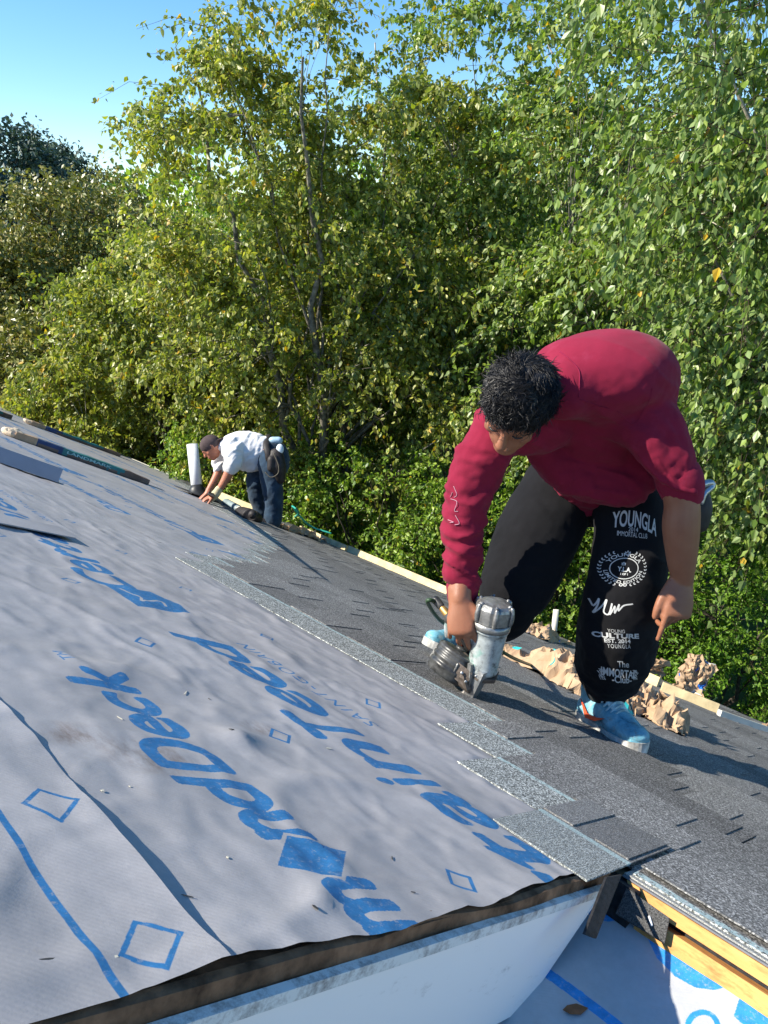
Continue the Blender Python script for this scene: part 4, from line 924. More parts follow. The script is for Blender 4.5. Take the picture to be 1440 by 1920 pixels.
# print mask in the plane facing up the slope from the shin; x,y in 'picture' units around the leg
mp_ = np.zeros((1440, 900), np.float32); PS = 4.        # 1px of the photo = 4 mask px, window 1075..1300 x 940..1300
def mx(x): return (x-1075)*PS
def my(y): return (1300-y)*PS
def tp(s, x0, x1, yb, yt, **k): text_patch(mp_, s, mx(x0), mx(x1), my(yb), my(yt), **k)
tp('YOUNGLA', 1140, 1216, 990, 960, arc=38, skew=-62, offset=.02)
tp('2014', 1165, 1181, 995, 987, skew=-6); tp('IMMORTAL CLUB', 1148, 1198, 1003, 994, skew=-22)
cx, cy = mx(1162), my(1064)
for r1, w_ in ((23, 1.6), (22.0, .1)): raster(mp_, line_tris([(cx+r1*PS*math.cos(a), cy+r1*.85*PS*math.sin(a)) for a in np.linspace(0, 6.283, 48, endpoint=False)], w_*PS*.8, True))
ring_text(mp_, 'YOUNGLA', cx, cy, 29*PS, 26*PS, 155, 25, .24, offset=.01)
ring_text(mp_, 'LIMITED EDITION', cx, cy, 29*PS, 26*PS, 190, 350, .22, flip=True, offset=.01)
tp('Y.L.A.', 1151, 1173, 1069, 1060, offset=.03, skew=-8); tp('1 OF 1', 1156, 1168, 1076, 1072, offset=.03, skew=-3)
def crown(x, y, s):
    raster(mp_, line_tris([(mx(x-4*s), my(y-2*s)), (mx(x-4*s), my(y+3*s)), (mx(x+4*s), my(y+3*s)), (mx(x+4*s), my(y-2*s)), (mx(x+2*s), my(y)), (mx(x), my(y-4*s)), (mx(x-2*s), my(y))], 1.1*PS, True))
crown(1166, 1035, 1.); crown(1160, 1055, .7)
for sg in (-1, 1):
    for i in range(13):
        a = math.radians(-72+i*10.8); ax, ay = 37*math.cos(a)*sg, 33*math.sin(a); X0, Y0 = cx+ax*PS, cy+ay*PS
        for da, l in ((.55, 8.), (-.75, 7.)):
            d = a+math.pi/2-da; dx, dy = math.cos(d)*sg*l*PS*.62, math.sin(d)*l*PS*.62; nx, ny = -dy*.24, dx*.24
            raster(mp_, poly_tris([(X0, Y0), (X0+dx*.5+nx, Y0+dy*.5+ny), (X0+dx, Y0+dy), (X0+dx*.5-nx, Y0+dy*.5-ny)]))
tp('oo', 1156, 1169, 1098, 1092, offset=.02)
# slanted signature
sgp = [(1116, 1128), (1119, 1138), (1128, 1125), (1124, 1137), (1117, 1150), (1130, 1137), (1139, 1126), (1131, 1146), (1138, 1150), (1146, 1132), (1140, 1150), (1150, 1136), (1148, 1147), (1158, 1133), (1155, 1143), (1166, 1134), (1181, 1131)]
raster(mp_, line_tris([(mx(x), my(y)) for x, y in catmull(np.array(sgp, float), 5)], 2.3*PS))
tp('YOUNG', 1133, 1161, 1182, 1176); tp('CULTURE', 1109, 1187, 1192, 1183, offset=.04); tp('EST. 2014', 1126, 1171, 1200, 1193, offset=.03); tp('YOUNGLA', 1130, 1170, 1209, 1202, spacing=1.3)
tp('The', 1144, 1164, 1242, 1231, offset=.01); tp('IMMORTAL', 1115, 1176, 1256, 1242, shear=.2, offset=.025, skew=-24); tp('-Club-', 1132, 1168, 1268, 1256, offset=.02, skew=-8)
for q in range(16):
    for x0 in (1113, 1171):
        a = q*.9; x = x0+ (q % 4)*2.2; y = 1247+(q//4)*4.6; raster(mp_, line_tris([(mx(x), my(y)), (mx(x+3*math.cos(a)), my(y+3*math.sin(a))), (mx(x+1), my(y+3))], .9*PS))
IM_P = image('trouser_print', mp_)
mP = cloth_mat('black_fleece', (.009, .009, .0105), var=.25, sheen=.04, dust=(.016, .016, .018))
tx = mP.nd('ShaderNodeTexImage'); tx.image = IM_P; tx.extension = 'CLIP'; mP.t.links.new(mP.tc.outputs['UV'], tx.inputs[0])
at = mP.nd('ShaderNodeAttribute'); at.attribute_name = 'front'
ink = mP.math('MULTIPLY', mP.math('MULTIPLY', tx.outputs[0], at.outputs['Fac']), mP.ramp(mP.noise(150, 4, .7), [(.25, .4), (.42, .92)]))
base_l = mP.b.inputs['Base Color'].links[0].from_socket; mP.color(mP.mix(ink, base_l, (.62, .62, .60)))
# print plane: fixed to the trouser leg, facing along the leg's front
lc = P(1165, 1120, 2.5); lx = CD(1, 0, 0); ly = CD(0, 1, .0); lz = CD(-.15, -.16, 1)
PX = F/2.50
rel = PW[0]-lc; ux = 1165+(rel@lx)*PX*1.0; uy = 1120-(rel@ly)*PX*1.0
dz = -(rel@CD(0, 0, 1)); ux = 1165+(rel@lx)*F/(2.5+.06); 
ux = ux - 0; leg_t = np.clip((uy-1000)/280, 0, 1); cor = 1/(1+np.interp(uy, [940, 1000, 1120, 1230, 1300], [.062, .04, 0., .05, .09])); 
sx_ = 720; ux = 720+(P(1165, 1120, 2.5)[0]+(rel@lx))*F/2.5*cor; uy = 960-((P(1165, 1120, 2.5)-CAM)@np.array([0, s_, c_])+(rel@ly))*F/2.5*cor
front = (np.asarray(pv[2])@lz > .15)
pants = part('sweatpants', PW, mP.m, man, True)
set_uv(pants.data, np.c_[(ux-1075)*PS/900, (1300-uy)*PS/1440])
fa = pants.data.attributes.new('front', 'FLOAT', 'POINT'); fa.data.foreach_set('value', front.astype(np.float32))
part('trouser_cuff', loft([P(1139, 1278, 2.79), P(1136, 1290, 2.80), P(1134, 1296, 2.81)], [.092, .080, .068], sub=3, seg=24), mP.m, man, True)
# belt pouch with a metal hook at the far hip
pouch = thing('tool_pouch', 'dark tool pouch with pale metal hook worn at the hip of the man in red', 'tool pouch', T4(P(1300, 960, 2.75)))
part('pouch', union([loft([P(1298, 915, 2.75), P(1308, 950, 2.75), P(1306, 985, 2.75)], [(.05, .03), (.056, .04), (.045, .03)], sub=3)], .008, 5)[:2], M_LEATHER, pouch, True)
part('hook', loft([P(1290, 925, 2.68), P(1310, 912, 2.68), P(1330, 905, 2.69), P(1336, 912, 2.69), P(1322, 925, 2.68), P(1316, 942, 2.68)], [.012, .014, .014, .011, .010, .008], sub=3, seg=10), M_STEEL, pouch, True)
part('strap', loft([P(1255, 960, 2.78), P(1256, 1010, 2.76), P(1250, 1060, 2.75), P(1243, 1110, 2.75)], [(.012, .006), (.014, .006), (.012, .006), (.007, .004)], sub=3, seg=8), M_LEATHER, pouch, True)

# shoes
M_SHOEBLUE = Mat('light_blue_leather', .5, .4); _n = M_SHOEBLUE.noise(16, 6, .75, dist=1.); _k = M_SHOEBLUE.noise(40, 4, .7)
M_SHOEBLUE.color(M_SHOEBLUE.mix(M_SHOEBLUE.ramp(_k, [(.52, 0.), (.7, .8)]), M_SHOEBLUE.ramp(_n, [(.32, (.03, .09, .13)), (.42, (.10, .30, .40)), (.58, (.20, .46, .55)), (.75, (.45, .60, .62))]), (.22, .22, .19))); M_SHOEBLUE.bump(_n, .4, .004); M_SHOEBLUE = M_SHOEBLUE.m
M_SHOEPALE = simple('pale_mint_leather', (.42, .56, .55), .55, .35, .4, 22, .3, 60)
M_SOLE = simple('dirty_white_rubber', (.26, .25, .23), .7, .3, .4, 18, .4, 60, c2=(.55, .54, .50))
M_SOCK = simple('grey_sock', (.12, .14, .16), .95, .1, .3, 60)
def shoe(parent, heel, toe, up, s=1., lean=0.):
    fw = nrm(toe-heel); up = nrm(up-fw*(up@fw)); sd_ = np.cross(fw, up); L = np.linalg.norm(toe-heel)
    q = lambda f, l, u: heel+fw*f*L+sd_*l*s+up*u*s
    upper = union([loft([q(.06, 0, .045), q(.2, 0, .050), q(.45, 0, .052), q(.70, 0, .043), q(.92, 0, .032)], [(.034*s, .034*s), (.040*s, .046*s), (.044*s, .046*s), (.048*s, .034*s), (.036*s, .024*s)], side=sd_, sub=4, seg=18),
                   loft([q(.17, 0, .06), q(.15, 0, .10), q(.13, 0, .135)], [(.038*s, .046*s), (.039*s, .046*s), (.041*s, .048*s)], side=sd_, sub=3, seg=18)], .005, 5)
    sh = part('shoe', (upper[0]+upper[2]*(.0016*fbm(upper[0][:, 0]*40, upper[0][:, 1]*40, upper[0][:, 2]*40))[:, None], upper[1]), M_SHOEBLUE, parent, True)
    prof = [(0, 0), (.02, -.030), (.2, -.037), (.45, -.039), (.72, -.050), (.9, -.040), (1., -.014), (1., .014), (.9, .040), (.72, .050), (.45, .040), (.2, .037), (.02, .030)]
    prof = [tuple(x) for x in catmull(np.array(prof+[prof[0]]), 3)[:-1]]
    v0 = np.array([q(a*1.03-.015, b, .001+.012*max(0, a-.75)) for a, b in prof]); v1 = np.array([q(a*1.04-.02, b*1.06, .030+.012*max(0, a-.75)) for a, b in prof]); n = len(prof)
    part('sole', (np.r_[v0, v1], [list(range(n)), list(range(n, 2*n))[::-1]]+[[i, n+i, n+(i+1) % n, (i+1) % n] for i in range(n)]), M_SOLE, sh)
    part('toe_cap', ell(q(.80, 0, .042), sd_*.045*s, fw*.055*s, up*.026*s), M_SHOEBLUE, sh, True)
    part('tongue', loft([q(.36, 0, .115), q(.48, 0, .096), q(.60, 0, .080)], [(.024*s, .012*s), (.028*s, .012*s), (.024*s, .010*s)], side=sd_, sub=3, seg=12), M_SHOEPALE, sh, True)
    for k in range(6):
        f = .38+k*.048; h = .118-k*.0075
        part('lace', loft([q(f, -.034, h-.018), q(f+.015, -.012, h+.004), q(f+.03, .014, h+.003), q(f+.02, .034, h-.018)], [.0032*s]*4, sub=3, seg=6), M_SHOEPALE, sh, True)
    for sg in (-1, 1):
        sw = [q(.12, sg*.0415, .075), q(.30, sg*.048, .048), q(.48, sg*.050, .052), q(.62, sg*.050, .062), q(.46, sg*.0495, .040), q(.28, sg*.0485, .034)]
        v = np.array(sw); n = len(v); part('side_mark', (np.r_[v, v+sg*sd_*.003], [list(range(n)), list(range(n, 2*n))[::-1]]+[[i, (i+1) % n, n+(i+1) % n, n+i] for i in range(n)]), M_RED, sh)
    part('heel_tab', loft([q(-.005, 0, .06), q(-.005, 0, .12)], [(.016*s, .006*s), (.014*s, .005*s)], side=sd_, sub=2, seg=10), M_SOLE, sh, True)
    return q, sh
hl, tl_ = RO(1094, 1350, .02), RO(1172, 1398, .02)
q_, shL = shoe(man, hl, hl+nrm(tl_-hl)*.325, nrm(N*.45+np.array([0, 0, 1.])*.55), 1.34)
part('sock', loft([P(1129, 1290, 2.83), P(1128, 1318, 2.87)], [.05, .046], sub=2, seg=16), M_SOCK, shL, True, label='grey sock with orange red print')
part('sock_print', loft([P(1128, 1294, 2.775), P(1140, 1296, 2.775), P(1148, 1303, 2.78)], [(.012, .004), (.014, .004), (.008, .003)], sub=2, seg=8), M_RED, shL, True)
hr, tr_ = RO(880, 1252, .02), RO(798, 1228, .02)
shoe(man, P(885, 1235, 3.10), P(885, 1235, 3.10)+nrm(RO(790, 1226, .02)-RO(880, 1250, .02))*.27, nrm(N*.5+np.array([0, 0, 1.])*.5), 1.05)

# ======== nail gun
NT = RO(872, 1312, .022); gz = nrm(P(934, 1118, 2.37)-P(906, 1262, 2.45)); gx_ = nrm(P(836, 1165, 2.56)-P(915, 1190, 2.42)); gx_ = nrm(gx_-gz*(gx_@gz)); gy_ = np.cross(gz, gx_)
CB = P(904, 1258, 2.46); MG = frame(CB, gx_, gy_, gz)
gun = thing('nail_gun', 'worn silver pneumatic coil nail gun with black drum magazine, its nose pressed on the shingles', 'nail gun', T4(NT))
def gq(x, y, z): return MG[:3, :3]@np.array([x, y, z])+MG[:3, 3]
m = Mat('scuffed_grey_casting', .42, .5); _n = m.noise(28, 6, .75); _c = m.ramp(_n, [(.36, (.12, .13, .13)), (.48, (.42, .46, .46)), (.7, (.60, .66, .66))]); _t = m.ramp(m.noise(6, 4, .6), [(.6, 0.), (.68, .8)])
m.color(m.mix(_t, _c, (.10, .42, .33))); m.b.inputs['Metallic'].default_value = .35; m.bump(_n, .4, .003); M_CAST = m.m
M_CAST2 = simple('bare_casting', (.30, .30, .29), .4, .5, .5, 30, .5, 60, metal=.7)
M_GUNBLACK = simple('scuffed_black_plastic', (.030, .030, .030), .38, .5, .5, 30, .2, 60, c2=(.06, .06, .058))
M_STEELD = simple('dusty_tool_steel', (.16, .13, .11), .5, .5, .5, 30, .5, 80, metal=.5)
M_LABEL = simple('worn_pale_label', (.55, .55, .45), .6, .3, .4, 30)
gb = part('cylinder', lathe([(.040, 0), (.050, .004), (.052, .012), (.049, .02), (.054, .10), (.0565, .135), (.0565, .15), (.060, .152), (.060, .160), (.056, .162)], MG, 32), M_CAST, gun, True)
part('collar_ring', lathe([(.050, .158), (.063, .160), (.064, .182), (.055, .184)], MG, 32), M_CAST2, gun, True)
cap_ = part('end_cap', lathe([(.050, .182), (.0615, .186), (.0615, .232), (.058, .240), (.050, .248), (.030, .253), (.004, .254)], MG, 12), M_CAST2, gun)
for k in range(6):
    a = k*math.pi/3+.3; b_ = gq(.061*math.cos(a), .061*math.sin(a), .19)-CB; o_ = CB+b_
    part('cap_rib', loft([o_, gq(.064*math.cos(a), .064*math.sin(a), .215), gq(.060*math.cos(a), .060*math.sin(a), .242)], [.008, .009, .007], sub=2, seg=8), M_CAST2, cap_, True)
    part('bolt', lathe([(.006, 0), (.006, .008), (.003, .010)], frame(gq(.052*math.cos(a), .052*math.sin(a), .243), gx_, gy_, gz), 6), M_STEEL, cap_)
part('label', hull8([gq(.0555*math.cos(a), .0555*math.sin(a), z) for a, z in ((-2.0, .085), (-1.35, .085), (-1.35, .14), (-2.0, .14))], [gq(.0585*math.cos(a), .0585*math.sin(a), z) for a, z in ((-2.0, .085), (-1.35, .085), (-1.35, .14), (-2.0, .14))]), M_LABEL, gun)
# handle, air fitting, trigger
hd = part('handle', union([loft([gq(.045, 0, .135), gq(.085, 0, .142), gq(.14, 0, .128), gq(.175, 0, .112)], [(.026, .024), (.021, .019), (.020, .018), (.024, .022)], side=gz, sub=4, seg=16)], .004, 3)[:2], M_GUNBLACK, gun, True)
part('tail', loft([gq(.165, 0, .118), gq(.178, 0, .085), gq(.170, 0, .050)], [(.017, .014), (.014, .011), (.012, .010)], sub=3, seg=12), M_CAST, gun, True)
ft = part('air_fitting', loft([gq(.180, 0, .118), gq(.205, 0, .128), gq(.228, 0, .138)], [.014, .0135, .010], sub=2, seg=12), M_BRASS, gun, True)
part('coupler', loft([gq(.225, 0, .137), gq(.252, 0, .149)], [.014, .015], sub=1, seg=12), M_GUNBLACK, ft, True)
part('trigger', loft([gq(.062, 0, .108), gq(.075, 0, .085), gq(.088, 0, .078)], [(.010, .006)]*3, sub=2, seg=8), M_STEEL, gun, True)
# drum magazine
dz_ = nrm(gz*.86-gx_*.10-gy_*.48); dx_ = nrm(gx_-dz_*(gx_@dz_)); MD = frame(P(832, 1268, 2.50), dx_*1.16, np.cross(dz_, dx_)*1.16, dz_*1.3)
dr = part('magazine', lathe([(.045, 0), (.056, .003), (.060, .012), (.060, .02), (.063, .022), (.063, .030), (.060, .032), (.061, .040), (.064, .042), (.064, .048), (.061, .050), (.064, .054), (.064, .060), (.061, .062), (.064, .066), (.064, .072), (.060, .076), (.048, .079), (.02, .080), (.004, .080)], MD, 32), M_GUNBLACK, gun, True)
def mq(x, y, z): return MD[:3, :3]@np.array([x, y, z])+MD[:3, 3]
part('magazine_hub', lathe([(.018, .079), (.018, .086), (.010, .089), (.003, .089)], MD, 16), M_GUNBLACK, dr, True)
part('magazine_latch', hull8([mq(.058, -.02, .02), mq(.070, -.02, .02), mq(.070, .015, .02), mq(.058, .015, .02)], [mq(.058, -.02, .05), mq(.070, -.02, .05), mq(.070, .015, .05), mq(.058, .015, .05)]), M_GUNBLACK, dr)
# feeder arm and nose
fa1, fa2 = P(868, 1255, 2.455), P(882, 1290, 2.46)
ux_ = nrm(P(900, 1275, 2.45)-P(850, 1240, 2.50))
def beam(name, pts, ws, mat, lab=None):
    v = []; f = [[3, 2, 1, 0]]
    for k, (p, (a, b)) in enumerate(zip(pts, ws)):
        v += [p-gx_*a-gy_*b, p+gx_*a-gy_*b, p+gx_*a+gy_*b, p-gx_*a+gy_*b]
        if k: o = 4*k-4; f += [[o+q, o+(q+1) % 4, o+4+(q+1) % 4, o+4+q] for q in range(4)]
    f.append([len(v)-4+q for q in range(4)]); return part(name, (np.array(v), f), mat, gun, False, lab)
beam('feed_housing', [P(858, 1222, 2.48), P(862, 1234, 2.47), P(868, 1262, 2.455), P(874, 1284, 2.45), P(880, 1296, 2.45)], [(.018, .020), (.036, .030), (.034, .030), (.026, .024), (.010, .014)], M_STEELD)
beam('feed_rail', [P(884, 1244, 2.42), P(882, 1268, 2.425), P(879, 1292, 2.44)], [(.007, .010), (.008, .012), (.006, .008)], M_CAST2)
part('feed_door', hull8([P(852, 1236, 2.45), P(884, 1262, 2.43), P(872, 1290, 2.44), P(843, 1266, 2.46)], [P(853, 1236, 2.43), P(885, 1262, 2.41), P(873, 1290, 2.42), P(844, 1266, 2.44)]), M_STEELD, gun)
for a, b, c, d in ((858, 1246, 850, 1262), (868, 1254, 860, 1270), (878, 1262, 870, 1278)):
    part('feed_rib', loft([P(a, b, 2.425), P(c, d, 2.435)], [.004, .004], sub=1, seg=8), M_CAST2, gun, True)
part('nose_flange', lathe([(.03, -.022), (.056, -.018), (.060, -.008), (.060, -.002), (.045, .0)], MG, 6), M_STEELD, gun)
beam('nose_track', [P(905, 1256, 2.42), P(899, 1270, 2.425), P(890, 1290, 2.44), P(882, 1309, 2.455)], [(.020, .018), (.019, .017), (.017, .015), (.012, .010)], M_STEEL)
part('nose_rail', loft([P(904, 1258, 2.42), P(896, 1285, 2.44), P(889, 1306, 2.46)], [.006, .0055, .004], sub=2, seg=8), M_GUNBLACK, gun, True)
part('contact_foot', hull8([P(857, 1309, 2.47), P(862, 1316, 2.455), P(890, 1316, 2.455), P(886, 1307, 2.47)], [P(870, 1290, 2.465), P(872, 1292, 2.45), P(886, 1290, 2.45), P(886, 1286, 2.465)]), simple('pale_dusty_steel', (.36, .33, .30), .6, .4, .3, 30), gun)
for x, y in ((866, 1262), (873, 1278), (893, 1268)): part('bolt', ell(P(x, y, 2.415), CD(1, 0, 0)*.006, CD(0, 1, 0)*.006, CD(0, 0, 1)*.004, 8, 6), M_STEEL, gun, True)

# ======== air hose
M_HOSE = simple('dark_green_hose', (.035, .075, .035), .45, .4, .2, 30)
def gp(x, y, n=.012): return RO(x, y, n+.012)
pp_ = [gq(.245, 0, .146), gq(.262, .03, .145), P(822, 1160, 2.85), P(850, 1178, 3.0), P(885, 1194, 3.05), P(925, 1212, 3.10), P(965, 1235, 3.3), RO(1010, 1252, .03), RO(1052, 1264, .03), RO(1090, 1272, .02), RO(1140, 1285, .02), RO(1180, 1296, .02), RO(1235, 1311, .02), RO(1285, 1325, .02), RO(1325, 1320, .02), RO(1345, 1308, .03)]
single('air_hose', loft(pp_, [.0075]*len(pp_), sub=6, seg=8), M_HOSE, 'dark green air hose running from the nail gun behind the standing leg to the eave', 'hose', smooth=True, origin=pp_[7])
pt = [RO(545, 975, .03), P(560, 962, 9.6), P(548, 950, 9.6), P(580, 985, 9.9), P(620, 1000, 9.9)]
single('rope', loft(pt, [.012]*5, sub=5, seg=6), simple('teal_rope', (.03, .35, .28), .6, .3), 'teal rope looping at the eave behind the shoes of the man in white', 'rope', smooth=True)

# ======== the man in white, at the far vent pipe
D2 = 8.72
F2 = RO(505, 985)
man2 = thing('person', 'man in white T-shirt, brown cap and jeans stooping at the white vent pipe', 'person', T4(F2))
def Q(x, y, d=0.): return P(x, y, D2+d)
sd2 = nrm(CD(.30, .05, .95))
hg2, (c2, F2v, L2v, C2v, hq2) = headgeo(Q(396, 839, -.05), CD(-.72, -.66, .22), CD(-.45, .85, .1), 1.12)
wN, wF = Q(402, 928, -.22), Q(388, 925, .10)
hN = hand(wN, CD(-.85, -.45, .15), CD(-.3, .9, .3), CD(-.2, -.1, .9), 1.35, curl=(.25, .25, .3, .3), bend=.1)
hFa = hand(wF, CD(-.7, -.6, .1), CD(-.4, .8, .3), CD(-.2, -.1, -.9), 1.2, curl=(.3, .3, .3, .3), bend=.2)
b2 = [*hg2, loft([Q(404, 836, -.03), Q(424, 836, 0), Q(445, 845, 0), Q(500, 848, .05)], [.06, .075, .12, .13], sub=3),
      loft([Q(432, 838, -.20), Q(435, 862, -.24), Q(428, 888, -.24), Q(415, 912, -.23), wN], [.07, .062, .055, .042, .034], sub=4),
      loft([Q(418, 848, .18), Q(412, 875, .17), Q(405, 895, .14), wF], [.065, .055, .048, .032], sub=4), *hN,  *hFa,
      loft([Q(503, 852, -.08), Q(508, 900, -.10), Q(512, 940, -.06), Q(507, 975, -.04)], [.10, .08, .065, .05], sub=3),
      loft([Q(495, 855, .14), Q(482, 900, .16), Q(485, 940, .22), Q(487, 970, .25)], [.10, .08, .065, .05], sub=3),
      loft([Q(503, 852, -.08), Q(500, 850, .03), Q(495, 855, .14)], [.11, .12, .11], sub=3)]
u2 = union(b2, .0095, 4); part('body', (u2[0], u2[1]), M_SKIN2, man2, True)
sh2 = union([loft([Q(420, 838, 0), Q(432, 838, 0), Q(450, 841, 0), Q(474, 846, .01), Q(498, 847, .03), Q(508, 846, .04)], [(.10, .09), (.20, .15), (.215, .205), (.20, .215), (.185, .18), (.17, .16)], side=sd2, sub=4, seg=24),
             loft([Q(438, 838, -.14), Q(436, 850, -.22), Q(438, 866, -.25), Q(434, 874, -.25)], [.13, .115, .10, .095], sub=4),
             loft([Q(426, 842, .14), Q(417, 855, .18), Q(411, 868, .18), Q(409, 876, .17)], [.12, .10, .085, .08], sub=4),
             loft([Q(440, 858, -.02), Q(462, 866, -.02), Q(486, 868, .0)], [.09, .11, .10], sub=3)], .013, 6)
part('shirt', wrinkled(sh2, .013, CD(.8, -.5, 0), 9, 3., 2.2), M_WHITESHIRT, man2, True)
jn = union([loft([Q(500, 842, .02), Q(512, 850, .02), Q(520, 868, .02)], [(.17, .15), (.185, .165), (.16, .15)], side=sd2, sub=3),
            loft([Q(508, 862, -.08), Q(509, 895, -.10), Q(512, 925, -.08), Q(513, 950, -.05), Q(511, 976, -.04)], [.155, .13, .115, .105, .100], sub=4),
            loft([Q(496, 862, .13), Q(481, 895, .16), Q(482, 925, .2), Q(487, 950, .24), Q(490, 972, .26)], [.14, .12, .105, .095, .09], sub=4)], .013, 5)
jeans = part('jeans', wrinkled(jn, .012, CD(.2, 1, 0), 7, 2.6, 4.4), M_JEANS, man2, True)
for a, b, c in ((513, 978, -.05), (492, 972, .25)):
    boot = part('boot', union([loft([Q(a+4, b+2, c), Q(a-4, b+4, c), Q(a-16, b+3, c-.03), Q(a-25, b-1, c-.05)], [(.055, .06), (.06, .06), (.058, .045), (.045, .032)], sub=3)], .01, 3)[:2], M_LEATHER, man2, True)
cp = part('cap', union([ell(c2+(C2v*.035-F2v*.012)*1.12, L2v*.094*1.12, F2v*.112*1.12, C2v*.092*1.12), ], .009, 2)[:2], M_CAP, man2, True)
bk = c2+(-F2v*.10+C2v*.018)*1.12                         # worn backwards: peak over the neck
part('peak', loft([bk+F2v*.03, bk-F2v*.035-C2v*.02, bk-F2v*.085-C2v*.045], [(.085, .012), (.092, .012), (.060, .008)], side=L2v, sub=4, seg=16), M_CAP, cp, True)
gl = part('work_glove', union([loft([Q(411, 917, -.23), Q(403, 928, -.225), Q(394, 935, -.22)], [(.045, .045), (.05, .04), (.045, .03)], sub=3)], .008, 3)[:2], simple('tan_glove', (.50, .44, .28), .9, .2), man2, True)
belt = thing('tool_belt', 'dark tool belt with pouches and hanging cords worn over the jeans', 'tool belt', T4(Q(508, 855)))
part('belt', loft([Q(503, 816, .02), Q(499, 832, -.18), Q(502, 850, -.24), Q(504, 868, -.20), Q(503, 878, -.05)], [(.035, .012)]*5, side=CD(1, 0, 0), sub=4, seg=8), M_LEATHER, belt, True)
part('pouch', union([loft([Q(517, 850, -.20), Q(521, 875, -.20), Q(524, 900, -.16)], [(.085, .06), (.095, .07), (.07, .05)], sub=3), loft([Q(509, 862, -.24), Q(508, 878, -.24)], [.05, .045], sub=2)], .012, 4)[:2], M_LEATHER, belt, True)
part('hammer_head', loft([Q(511, 826, -.10), Q(523, 826, -.10)], [.045, .045], sub=1, seg=10), simple('pale_blue_metal', (.35, .50, .62), .4, .5), belt, True)
part('tape_measure', ell(Q(525, 842, -.22), CD(1, 0, 0)*.045, CD(0, 1, 0)*.06, CD(0, 0, 1)*.03, 14, 10), simple('silver_disc', (.6, .68, .72), .3, .6), belt, True)
for k, pts in enumerate((((513, 850), (522, 872), (521, 888), (508, 895), (498, 886)),)):
    part('cord', loft([Q(x, y, -.28) for x, y in pts], [.006]*5, sub=5, seg=6), simple('dull_cord', (.10, .09, .07), .8, .2), belt, True)

# ======== things on the roof
def vent(px, ytop, base, r, label, mat, boot, lean=0):
    b = RO(*base); d = (b-CAM)@np.array([0, c_, -s_]); top = P(px, ytop, d)
    t = thing('vent_pipe', label, 'vent pipe', T4(b)); ax = nrm(top-b); M = frame(b-ax*.03, nrm(np.cross([0, 1, 0.], ax)), np.cross(ax, nrm(np.cross([0, 1, 0.], ax))), ax); h = np.linalg.norm(top-b)+.03
    part('pipe', lathe([(r, 0), (r, h), (r*.84, h), (r*.84, h-.05), (r*.8, h-.12), (.002, h-.12)], M, 24), mat, t, True)
    if boot:
        part('rubber_boot', lathe([(r*2.7, -.02), (r*2.6, .045), (r*2.0, .065), (r*1.85, .09), (r*1.5, .10), (r*1.42, .135), (r*1.2, .15), (r*1.02, .18), (r*.98, .18)], M, 24), M_RUBBER, t, True)
        part('flashing', box(-.24, .20, -.2, .2, .026, .034, ROOF@T4(RC(b)-[0, 0, 0])), M_BLACK, t)
    else: part('rubber_boot', lathe([(r*2.1, .0), (r*1.7, .05), (r*1.15, .09), (r*1.0, .12)], M, 20), M_RUBBER, t, True)
    return t
vent(360.5, 833, (371, 932), .068, 'thick white vent pipe in a black rubber boot beside the stooping man in white', M_PVC, True)
vent(1043, 1143, (1037, 1199), .030, 'thin cream vent pipe standing behind the legs of the man in red', M_PVC2, False)

M_KRAFT = Mat('kraft_paper', .8, .25); _n = M_KRAFT.noise(7, 6, .7); _f = M_KRAFT.noise(45, 4, .7)
M_KRAFT.color(M_KRAFT.mix(M_KRAFT.ramp(_f, [(.4, 0.), (.75, .3)]), M_KRAFT.ramp(_n, [(.3, (.34, .22, .13)), (.7, (.50, .36, .23))]), (.30, .20, .12)))
M_KRAFT.bump(_n, .3, .01)
def kraft(colour, zs):                                # paper with printed patches
    m = Mat('printed_kraft_paper', .78, .3); n = m.noise(7, 6, .7); c = m.ramp(n, [(.3, (.34, .22, .13)), (.7, (.50, .36, .23))])
    p = m.noise(zs, 2, .4, co='UV'); c = m.mix(m.ramp(p, [(.60, 0.), (.61, 1.)], 'CONSTANT'), c, colour)
    p2_ = m.noise(zs*.8, 1, .3, co='UV', stretch=(1, 2, 1)); c = m.mix(m.ramp(p2_, [(.655, 0.), (.66, 1.)], 'CONSTANT'), c, (.55, .55, .5)); m.color(c); m.bump(n, .3, .01); return m.m
M_KRAFT_T = kraft((.03, .42, .42), 3.1); M_KRAFT_B = kraft((.02, .14, .50), 2.6); M_KRAFT = M_KRAFT.m
